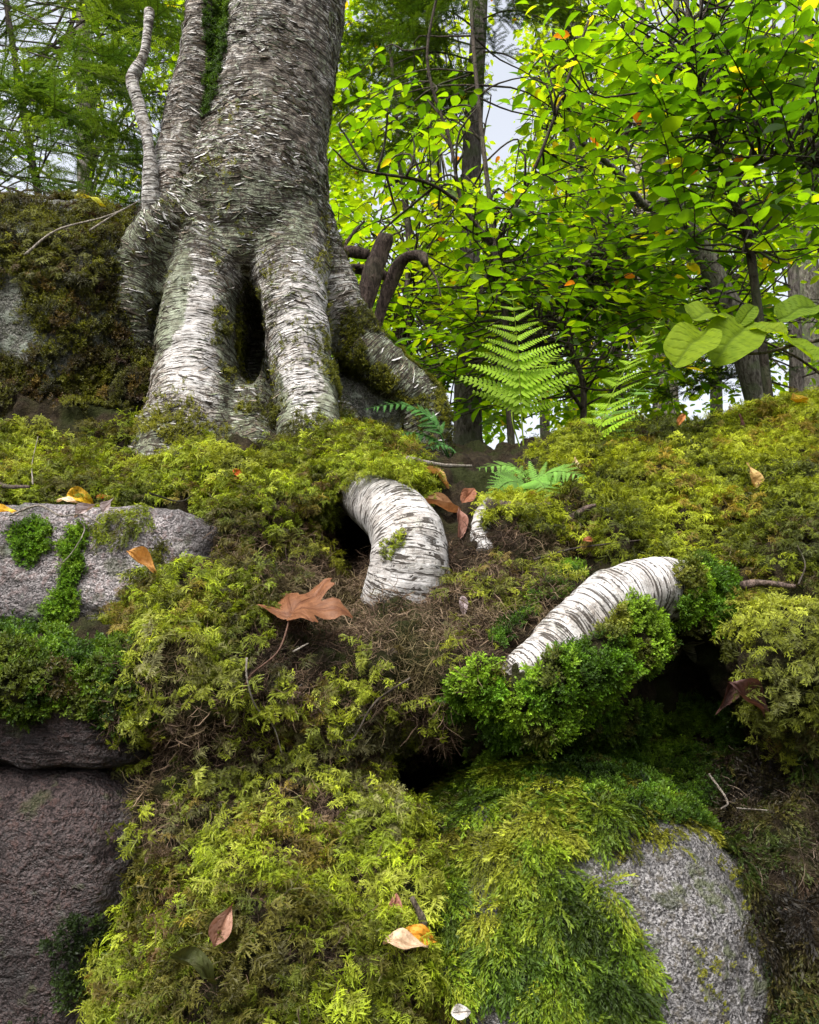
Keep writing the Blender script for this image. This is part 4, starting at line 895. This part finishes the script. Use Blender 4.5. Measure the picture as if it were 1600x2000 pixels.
conifer('straight dark conifer trunk with scaly bark right of the birch', [(918, 905, 4.5, 36), (914, 850, 4.5, 30), (914, 750, 4.5, 26), (917, 600, 4.5, 22), (918, 450, 4.5, 20), (922, 300, 4.5, 19), (930, 150, 4.5, 17), (938, 0, 4.5, 15), (950, -250, 4.5, 12)],
  [(935, 60, 760, 30, 4.5, 3.8), (930, 120, 700, 160, 4.5, 3.9), (925, 200, 720, 240, 4.5, 4.2), (925, 170, 800, 330, 4.5, 3.9), (935, 40, 1110, 60, 4.5, 3.9), (935, -40, 680, -20, 4.5, 4.0), (935, -60, 1200, 0, 4.5, 3.8), (930, 100, 1080, 170, 4.5, 4.2), (925, 260, 690, 330, 4.5, 4.4), (935, -20, 830, 80, 4.5, 3.6), (935, -80, 730, 60, 4.5, 4.6), (930, 90, 690, 90, 4.5, 4.8), (935, -30, 1010, 20, 4.5, 3.5), (935, -90, 1150, 110, 4.5, 4.6), (930, 150, 660, 220, 4.5, 4.9), (925, 230, 820, 200, 4.5, 3.7)], pal=((.03, .07, .007), (.06, .12, .009), (.11, .19, .012)), size=.24, per=8)
conifer('feathery conifer with drooping boughs left of the birch', [(-260, 700, 3.9, 40), (-250, 400, 3.9, 38), (-240, 0, 3.9, 33), (-230, -300, 3.9, 28)],
  [(-250, 200, 150, 230, 3.9, 3.4), (-250, 120, 230, 160, 3.9, 3.5), (-245, 40, 300, 60, 3.9, 3.7), (-240, -60, 330, 20, 3.9, 3.9), (-250, 280, 260, 330, 3.9, 3.6), (-250, 330, 130, 400, 3.9, 3.3), (-245, -120, 250, -30, 3.9, 3.6), (-250, 230, 330, 270, 3.9, 4.2), (-245, 90, 340, 200, 3.9, 4.4), (-250, 380, 280, 400, 3.9, 4.0), (-240, -150, 360, 120, 3.9, 4.5), (-250, 160, 60, 300, 3.9, 3.2), (-240, 0, 200, 110, 3.9, 3.4), (-250, 300, 330, 360, 3.9, 4.6)], pal=((.06, .13, .02), (.13, .235, .025), (.25, .38, .035)), size=.27, per=7)
conifer('dark young conifer low behind the moss mound on the right', [(1560, 960, 5.2, 16), (1555, 700, 5.2, 13), (1545, 400, 5.2, 8), (1540, 200, 5.2, 4)],
  [(1555, 700, 1330, 700, 5.2, 4.7), (1555, 650, 1360, 640, 5.2, 5.0), (1555, 760, 1300, 780, 5.2, 4.8), (1550, 600, 1700, 640, 5.2, 4.8), (1555, 720, 1400, 760, 5.2, 4.5), (1555, 740, 1700, 740, 5.2, 4.8), (1550, 560, 1420, 560, 5.2, 5.0)], pal=((.012, .03, .006), (.025, .055, .01), (.045, .085, .014)), size=.26)
# ================================================================== FINDING THE SURFACE UNDER A PIXEL
from mathutils.bvhtree import BVHTree
_V = []; _T = []; _n = 0
for k_ in ('bank', 'slab', 'damp', 'damp_top', 'dome', 'outcrop', 'wedge', 'rootA', 'rootB', 'trunk'):
    v_, t_ = SURF[k_][0], SURF[k_][1]; _V.append(v_); _T.append(t_ + _n); _n += len(v_)
_V = np.concatenate(_V); _T = np.concatenate(_T)
BV = BVHTree.FromPolygons(_V.tolist(), _T.tolist())
def hit(px, py, lift=.012):
    d = P(px, py, 1.5); d = d / np.linalg.norm(d); h = BV.ray_cast(Vector((0, 0, 0)), Vector(d), 6)
    if h[0] is None: q = P(px, py, 2.3); return q, UP.copy()
    n = np.array(h[1]); n = n if n @ d < 0 else -n
    return np.array(h[0]) + n * lift * .6 - d * lift + UP * lift * .3, n
# ================================================================== FERNS
def pinna_mesh():
    A = Acc(); n = 13
    V, F, _ = blade([(0, t, .02 * math.sin(t * 3)) for t in np.linspace(0, 1, 6)], np.linspace(.014, .004, 6), (0, 0, 1), 0, 1); A.add(V, F)
    for i in range(n):
        t = (i + .4) / n; L = .135 * (1 - t) ** .6 + .02
        for s_ in (-1, 1):
            b0 = np.array([0, t, .02 * math.sin(t * 3)]); d = nrm(np.array([s_, .38, -.12 + .05 * math.sin(i * 2.1)])); w_ = .034 * (1 - .55 * t)
            V, F, _ = blade([b0, b0 + d * L * .35, b0 + d * L * .75 + [0, .006, 0], b0 + d * L + [0, .012, -.01]], [w_, w_ * 1.05, w_ * .8, w_ * .15], (0, 0, 1), 0, 1); A.add(V, F)
    V, F, _ = A.get(); return mesh('pinna', V, F, M['fern'], False)
PINNA = pinna_mesh()
def fern(label, fronds):
    b = fronds[0]['pts'][0]; e = empty('fern', P(*b), label, 'fern')
    for fr in fronds:
        c = P(*np.array(fr['pts']).T); z = cr(c, 40); T = nrm(np.gradient(z, axis=0))
        V, F = tube_tris(z[::2], np.linspace(.0026, .0007, 20), 5); fo = part('frond', V, F, M['fern'], e); cl = np.array(fr['col']); fo.color = (*(cl * [.8, .7, .8]), 1)
        n = fr.get('n', 18); t0 = fr.get('t0', .25); nz = np.array(fr['nz'], float)
        for i in range(n):
            t = t0 + (1 - t0) * (i + .3) / n; k = min(39, int(t * 39)); u = (t - t0) / (1 - t0)
            L = fr['len'] * (min(1, u * 3.2 + .72)) * (1 - u) ** .82 + .004
            sd = nrm(np.cross(T[k], nz))
            for s_ in (-1, 1):
                yv = nrm(sd * s_ + T[k] * rng.uniform(.35, .55) + nz * rng.uniform(-.28, .05) + [0, 0, -.08]); zz = nrm(nz + rng.normal(size=3) * .12)
                Rm = frame(yv[None], zz[None])[0] * (L * rng.uniform(.88, 1.08)); m = Matrix.Identity(4); p_ = z[k] - base(e)
                for a in range(3):
                    for c_ in range(3): m[a][c_] = Rm[a, c_]
                    m[a][3] = p_[a]
                o = bpy.data.objects.new('pinna', PINNA); col.objects.link(o); o.parent = fo; o.matrix_basis = m
                g = cl * rng.uniform(.75, 1.25); o.color = (*g.tolist(), 1)
FG = (.22, .36, .012); BGR = (.15, .31, .045)
fern('tall upright lacy fern standing before the conifer trunk', [
  dict(pts=[(1025, 905, 2.25), (1018, 800, 2.24), (1012, 690, 2.22), (1000, 565, 2.2)], len=.19, n=13, t0=.33, nz=(.1, -1, .35), col=FG),
  dict(pts=[(1025, 905, 2.25), (1000, 800, 2.35), (1040, 720, 2.5), (1095, 690, 2.65)], len=.11, n=12, t0=.4, nz=(-.2, -.7, .8), col=FG)])
fern('arching fern leaning right over the moss mound', [
  dict(pts=[(1130, 1000, 2.0), (1160, 880, 2.0), (1210, 740, 2.02), (1300, 610, 2.05)], len=.13, n=17, t0=.3, nz=(-.55, -.45, .75), col=FG),
  dict(pts=[(1130, 1000, 2.0), (1150, 900, 2.05), (1200, 800, 2.12), (1310, 720, 2.2)], len=.12, n=15, t0=.35, nz=(-.3, -.5, .85), col=(.12, .25, .03)),
  dict(pts=[(1130, 1000, 2.0), (1120, 920, 2.1), (1150, 850, 2.2), (1250, 790, 2.35)], len=.10, n=14, t0=.3, nz=(-.2, -.5, .85), col=FG)])
fern('low blue green fern spreading over the moss beside the root', [
  dict(pts=[(1035, 1010, 1.78), (1040, 950, 1.80), (1000, 910, 1.82), (925, 915, 1.80)], len=.095, n=15, t0=.2, nz=(.1, -.55, .85), col=BGR),
  dict(pts=[(1035, 1010, 1.78), (1050, 945, 1.76), (1090, 920, 1.72), (1150, 935, 1.68)], len=.085, n=15, t0=.2, nz=(-.1, -.6, .8), col=BGR),
  dict(pts=[(1035, 1010, 1.78), (1040, 950, 1.74), (1060, 945, 1.68), (1085, 1000, 1.62)], len=.06, n=14, t0=.35, nz=(0, -.8, .6), col=BGR),
  dict(pts=[(1035, 1010, 1.78), (1020, 950, 1.74), (985, 945, 1.70), (950, 990, 1.66)], len=.06, n=14, t0=.3, nz=(0, -.75, .65), col=(.10, .22, .03))])
fern('small dark fern in front of the lichened wedge rock', [
  dict(pts=[(880, 900, 2.1), (850, 830, 2.08), (790, 790, 2.05), (705, 800, 2.02)], len=.075, n=16, t0=.25, nz=(.25, -.55, .8), col=(.055, .17, .03)),
  dict(pts=[(880, 900, 2.1), (850, 860, 2.08), (800, 845, 2.05), (745, 865, 2.02)], len=.05, n=12, t0=.25, nz=(.2, -.5, .85), col=(.055, .17, .03)),
  dict(pts=[(880, 900, 2.1), (885, 880, 2.08), (860, 868, 2.05), (810, 885, 2.02)], len=.045, n=10, t0=.25, nz=(.2, -.5, .85), col=(.05, .15, .03))])
# ================================================================== FALLEN LEAVES
def maple_geo():
    key = [(0, 1.), (9, .82), (14, .86), (22, .52), (28, .50), (36, .80), (42, .78), (50, .98), (58, .74), (66, .70), (78, .40), (92, .56), (104, .60), (116, .42), (140, .24), (180, .10)]
    ka = np.array([k[0] for k in key]); kr = np.array([k[1] for k in key]); na, nr = 120, 9; V = []; vn = []
    ang = np.linspace(-180, 180, na, endpoint=False)
    for j in range(nr + 1):
        q = j / nr
        for a in ang:
            rr = np.interp(abs(a), ka, kr) * (1 + .03 * math.sin(a * 1.7)) * q; x = math.sin(R(a)) * rr; y = math.cos(R(a)) * rr
            z = .16 * math.sin(x * 4 + 1) * rr + .26 * rr * rr * math.cos(R(a) * 2.5) - .30 * max(0, y) ** 2 + .22 * abs(x) + .05 * math.sin(y * 9 + x * 6)
            V.append((x, y, z)); near = min(abs(a - m_) for m_ in (0, 50, -50, 104, -104))
            vn.append(1. if near * q < 1.6 else (.5 if abs(math.sin((abs(a) * .02 + q) * 26)) < .14 else 0))
    F = []
    for j in range(nr):
        for i in range(na): F += [(j * na + i, j * na + (i + 1) % na, (j + 1) * na + (i + 1) % na), (j * na + i, (j + 1) * na + (i + 1) % na, (j + 1) * na + i)]
    return np.array(V), np.array(F), np.array(vn)
def fallen(label, px, py, size, d, nz, colr, shape='beech', curl=0., fold=.25, droop=.25, wid=.55, wave=1., seed=0, lift=.016, stalk=None):
    p, n = hit(px, py, lift)
    V, F, vn = maple_geo() if shape == 'maple' else leaf_grid(shape, 18, curl, fold, droop, wid, 6, wave, seed)
    if shape != 'maple': V = V - [0, .5, 0]; V = V + np.c_[0 * V[:, 0], 0 * V[:, 0], fbm(V + seed, 4, 2, seed) * .05]
    Rm = frame(np.array(d, float)[None], np.array(nz, float)[None])[0] * size
    me = mesh('blade', V @ Rm.T, F, M['dead_leaf'], True, {'vein': vn})
    if stalk:
        e = empty('fallen_leaf', p, label, 'leaf'); o = obj('blade', me, e); o.color = (*colr, 1)
        V, F = tube_tris([p] + [hit(*s_, .02)[0] for s_ in stalk], np.linspace(.0016, .001, len(stalk) + 1), 6, 20); o2 = part('stalk', V, F, M['dead_leaf'], e, {'vein': np.zeros(len(V))}); o2.color = (.10, .05, .03, 1); return
    o = obj('fallen_leaf', me); o.location = tuple(map(float, p)); o.color = (*colr, 1); tag(o, label, 'leaf')
OR, YE, TA, BW, GY, DR, PA = (.50, .20, .035), (.66, .40, .015), (.50, .30, .13), (.33, .155, .085), (.30, .25, .25), (.13, .055, .045), (.62, .50, .33)
fallen('big brown maple leaf with long stalk lying on the rootlets', 558, 1232, .098, (.50, .55, .45), (-.1, -.62, .75), (.17, .07, .028), 'maple', lift=.035, stalk=[(530, 1285), (500, 1325), (468, 1372)])
fallen('curled orange leaf leaning on the face of the granite block', 292, 1140, .062, (.75, .1, -.45), (.2, -.8, .6), (.52, .27, .07), curl=.9, seed=1, lift=.045)
fallen('bright yellow leaf at the upper edge of the granite block', 166, 985, .05, (.7, .2, -.1), (0, -.8, .5), YE, wid=.75, seed=2, lift=.025)
fallen('small orange leaf touching the yellow leaf on the granite block', 205, 984, .036, (1, .1, .0), (0, -.5, .8), OR, seed=3, lift=.02)
fallen('cream leaf scrap beside the yellow leaf', 135, 995, .035, (1, .2, .2), (0, -.5, .8), PA, seed=4, lift=.02)
fallen('crumpled grey leaf on the granite block edge', 172, 1010, .045, (.6, -.1, .5), (0, -.85, .5), GY, curl=.6, seed=5, lift=.02)
fallen('small grey leaf flake above the moss film of the granite block', 210, 1004, .035, (.3, .1, .8), (0, -.8, .5), GY, curl=.4, seed=6, lift=.02)
fallen('golden leaf tip at the left end of the granite block', 14, 1015, .04, (1, .1, .1), (0, -.6, .8), YE, seed=7, lift=.022)
fallen('little red orange leaf caught in the ledge moss', 470, 940, .028, (.6, .1, -.6), (0, -.8, .5), (.55, .12, .02), seed=8, lift=.03)
fallen('pale yellow leaf below the little red one', 470, 950, .030, (1, .1, .1), (0, -.7, .7), (.55, .36, .06), seed=9, lift=.025)
fallen('tan curled leaf behind the crook of the arched root', 850, 945, .065, (.8, .3, -.3), (0, -.6, .8), (.58, .36, .14), curl=.8, seed=10, lift=.03)
fallen('rolled brown leaf tube lying against the arched root', 865, 998, .10, (1, .1, .08), (0, -.5, .85), (.36, .20, .10), curl=1.6, wid=.42, seed=11, lift=.03)
fallen('dark rust leaf behind the rolled leaf', 915, 985, .05, (.5, .3, .7), (.2, -.8, .4), (.22, .085, .04), seed=12, lift=.03)
fallen('brown folded leaf standing between the arched root and the small root', 893, 1030, .07, (.1, .2, .95), (.3, -.9, .2), (.24, .12, .09), fold=.8, wid=.3, seed=13, lift=.02)
fallen('pale tan leaf curled on the wide moss mound', 1470, 945, .058, (-.1, -.2, .9), (.25, -.8, .5), (.55, .38, .14), curl=.8, seed=14, lift=.035)
fallen('cream leaf tip beside the low fern', 1128, 930, .05, (.2, .1, .8), (.3, -.9, .3), PA, curl=.7, seed=15, lift=.03)
fallen('large yellow leaf lying on the crest of the moss mound', 1568, 800, .085, (1, .2, -.1), (0, -.65, .75), (.70, .45, .015), wid=.62, seed=16, lift=.03)
fallen('dark brown leaf standing on edge in the moss mound crest', 1462, 852, .06, (.15, .1, -.9), (.6, -.8, .2), (.16, .075, .06), curl=.5, wid=.4, seed=17, lift=.035)
fallen('small orange brown leaf on the moss mound crest', 1322, 836, .035, (-.5, .2, -.6), (0, -.8, .5), (.50, .20, .06), seed=18, lift=.03)
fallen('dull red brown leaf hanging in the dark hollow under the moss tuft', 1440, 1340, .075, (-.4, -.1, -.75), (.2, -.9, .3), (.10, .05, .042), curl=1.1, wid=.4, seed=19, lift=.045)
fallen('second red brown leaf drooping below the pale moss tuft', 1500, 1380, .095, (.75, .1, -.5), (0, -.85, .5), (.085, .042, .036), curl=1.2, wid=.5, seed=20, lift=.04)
fallen('brown crumpled leaf pieces deep in the bright moss carpet', 432, 1845, .05, (.3, .2, .8), (.1, -.9, .3), (.30, .17, .12), curl=.9, wid=.6, seed=21, lift=.035)
fallen('dark green leaf lying flat in the bright moss carpet', 400, 1915, .066, (.75, .35, -.42), (-.25, -.55, .75), (.05, .06, .012), curl=.5, wid=.5, seed=22, lift=.04)
fallen('orange tipped leaf stuck in the moss beside the draped boulder', 850, 1868, .045, (1, .1, -.15), (0, -.75, .65), (.60, .27, .02), seed=23, lift=.05)
fallen('flat cream leaf behind the orange tipped leaf', 775, 1848, .055, (1, .2, .05), (0, -.45, .9), (.55, .40, .26), wid=.5, seed=24, lift=.03)
fallen('rust brown leaf upright in the moss beside the draped boulder', 775, 1800, .035, (.2, .1, .9), (.2, -.95, .2), (.30, .13, .09), seed=25, lift=.03)
fallen('white leaf scrap at the foot of the draped boulder', 910, 1988, .024, (1, .1, .1), (0, -.8, .5), (.62, .62, .60), wid=.7, seed=26, lift=.03)
fallen('pale leaf flake hanging from rootlets between the white roots', 903, 1208, .030, (.1, -.1, -.95), (.1, -.95, .2), (.36, .30, .31), wid=.5, seed=27, lift=.03)
fallen('yellow green leaf resting on the crest of the lichened outcrop', 176, 404, .08, (1, .2, .02), (0, -.6, .8), (.42, .44, .02), wid=.5, seed=28, lift=.03)
fallen('tiny rust leaf in the moss below the low fern', 1152, 1065, .022, (1, 0, .2), (0, -.8, .5), (.26, .09, .03), seed=29, lift=.03)
# ================================================================== TWIGS AND DEAD WOOD
def twig(label, pts, r, mat='pale_twig', name='twig', lift=.02, n=24):
    q = np.array([hit(*p_, lift)[0] if len(p_) == 2 else P(*p_) for p_ in pts]); V, F = tube_tris(q, np.linspace(r, r * .5, len(q)), 7, n, .25, len(pts))
    c = q[0]; o = obj(name, mesh(name, V - c, F, M[mat])); o.location = tuple(map(float, c)); tag(o, label, 'twig' if name == 'twig' else 'wood')
twig('thin pale vine dangling below the maple leaf', [(478, 1300), (500, 1330), (515, 1385), (520, 1430), (545, 1490)], .0016, lift=.03)
twig('bleached bare twig slanting up over the outcrop crest', [(48, 498, 2.0), (110, 450, 2.02), (200, 425, 2.05), (250, 405, 2.08)], .0035)
twig('second thin twig leaning from the outcrop towards the birch stem', [(175, 450, 2.0), (230, 415, 2.04), (280, 388, 2.08)], .0025)
twig('pale rootlet running along the granite block top', [(20, 1025), (75, 1005), (125, 1020), (160, 1020), (200, 1035)], .0022, lift=.02)
twig('pale rootlet hanging down the granite block face', [(150, 1022), (165, 1040), (140, 1085), (100, 1120)], .0013, lift=.012)
twig('thin grey stalk standing in the ledge moss', [(60, 985), (70, 930), (82, 872)], .0015, lift=.04)
twig('short dark stick lying in the ledge moss', [(-5, 950), (25, 970), (52, 985)], .006, 'deadwood', lift=.035)
twig('slim green brown twig lying above the granite block', [(290, 992), (350, 990), (400, 972)], .0018, 'bark_twig', lift=.03)
twig('bare twig crossing the litter between the white roots', [(1040, 1112), (1120, 1085), (1170, 1090), (1262, 1082)], .0022, 'bark_twig', lift=.03)
twig('brown stick poking out right of the moss cushion', [(1440, 1160), (1500, 1162), (1560, 1166)], .0075, 'deadwood', lift=.03)
twig('grey stick lying on the ground before the wedge rock', [(795, 922), (850, 928), (925, 932)], .006, 'pale_twig', lift=.03)
twig('dark bark slab half buried under the low fern', [(955, 1000), (1030, 1005), (1080, 996)], .014, 'deadwood', lift=.015)
twig('dark knobby twig end in the moss right of the bark slab', [(1110, 1030), (1140, 1010), (1170, 1002)], .007, 'deadwood', lift=.025)
twig('pale forked rootlet under the brown tangle', [(775, 1330), (740, 1385), (700, 1430), (672, 1455)], .0018, 'bark_twig', lift=.04)
twig('white root strand in the shaded hollow', [(1402, 1548), (1412, 1580), (1415, 1622)], .002, lift=.035)
twig('pale short strand lying in the shaded hollow', [(1440, 1618), (1465, 1612), (1490, 1612)], .0016, lift=.035)
twig('brown peg standing in the moss beside the draped boulder', [(806, 1838), (805, 1810), (808, 1778)], .007, 'deadwood', lift=.03)
twig('thin stalk of a seedling on the right moss slope', [(1560, 1160), (1566, 1120), (1556, 1075)], .0015, 'bark_twig', lift=.03)
twig('pale thin stem crossing the brown tangle beside the maple stalk', [(535, 1300), (575, 1280), (600, 1262)], .0014, lift=.05)
st = empty('dead_stump', P(735, 640, 2.75), 'broken dark stump with hooked dead branches behind the birch', 'stump')
for nm, pts in (('stub', [(680, 900, 2.72, 30), (684, 780, 2.71, 26), (692, 700, 2.7, 23), (700, 640, 2.7, 20), (716, 580, 2.7, 19), (733, 520, 2.7, 18), (752, 468, 2.7, 17), (754, 462, 2.7, 13)]), ('branch', [(690, 800, 2.74, 14), (715, 700, 2.78, 13), (735, 640, 2.8, 12), (757, 570, 2.8, 13), (775, 525, 2.78, 14), (797, 503, 2.75, 13), (822, 500, 2.72, 11), (832, 518, 2.7, 6)]),
                ('branch', [(692, 690, 2.71, 9), (655, 610, 2.73, 9), (640, 545, 2.72, 8), (652, 505, 2.7, 12), (668, 490, 2.7, 12), (695, 493, 2.7, 11), (722, 497, 2.7, 9)]), ('branch', [(690, 680, 2.72, 10), (660, 600, 2.75, 10), (655, 545, 2.75, 10), (690, 525, 2.76, 10), (740, 535, 2.78, 9), (770, 545, 2.8, 7)]), ('branch', [(660, 500, 2.7, 4), (690, 455, 2.72, 3.5), (712, 432, 2.74, 2)]),
                ('branch', [(825, 505, 2.72, 3), (850, 540, 2.7, 2.4), (862, 580, 2.68, 1.5)]), ('branch', [(665, 545, 2.72, 4), (690, 590, 2.7, 3), (735, 575, 2.7, 2)])):
    q = line3(pts, 26); V, F = tube_tris(q[:, :3], q[:, 3], 12, None, .45, len(pts)); part(nm, V, F, M['deadwood'], st)
# ================================================================== BROAD LEAVED TWIG OVER THE MOUND
BIG = leaf_grid('round', 40, 0, .16, .16, .74, 8, .8, 3); BIG[0][:, 2] -= BIG[2] * .006
BIGM = mesh('leaf', BIG[0], BIG[1], M['leaf_big'], True, {'vein': BIG[2]})
hb = empty('shrub_branch', P(1640, 690, 1.95), 'low twig with big round yellow green leaves over the moss mound', 'shrub')
for pts in ([(1660, 655, 1.95, 4), (1560, 672, 1.95, 3.5), (1480, 690, 1.93, 3), (1395, 680, 1.9, 2.4), (1365, 640, 1.88, 1.5)], [(1640, 760, 2.0, 3), (1560, 700, 1.98, 2.5), (1470, 655, 1.95, 2), (1440, 630, 1.93, 1.2)]):
    q = line3(pts); V, F = tube_tris(q[:, :3], q[:, 3], 7); part('twig', V, F, M['bark_twig'], hb)
for (x0, y0, x1, y1, Ya, Yb, c_) in [(1382, 645, 1312, 702, 1.88, 1.80, (0.165, 0.236, .005)), (1462, 632, 1392, 698, 1.93, 1.84, (0.146, 0.219, .005)), (1445, 634, 1478, 588, 1.93, 1.92, (0.116, 0.184, .005)), (1468, 642, 1542, 640, 1.93, 1.86, (0.155, 0.219, .005)), (1350, 622, 1414, 597, 1.88, 1.95, (0.136, 0.201, .005)), (1520, 624, 1608, 578, 1.95, 1.95, (0.107, 0.175, .005)), (1540, 665, 1605, 690, 1.95, 1.85, (0.136, 0.210, .005)), (1600, 650, 1680, 640, 1.95, 1.85, (0.116, 0.193, .005))]:
    a = P(x0, y0, Ya); b = P(x1, y1, Yb); L = np.linalg.norm(b - a) * .88; Rm = frame((b - a)[None], np.array([[.1 + rng.normal() * .15, -.72, .62 + rng.normal() * .12]]))[0] * L
    o = bpy.data.objects.new('leaf', BIGM); col.objects.link(o); o.parent = hb; m = Matrix.Identity(4)
    for r_ in range(3):
        for q_ in range(3): m[r_][q_] = Rm[r_, q_]
        m[r_][3] = a[r_] - base(hb)[r_]
    o.matrix_basis = m; o.color = (*c_, 1)
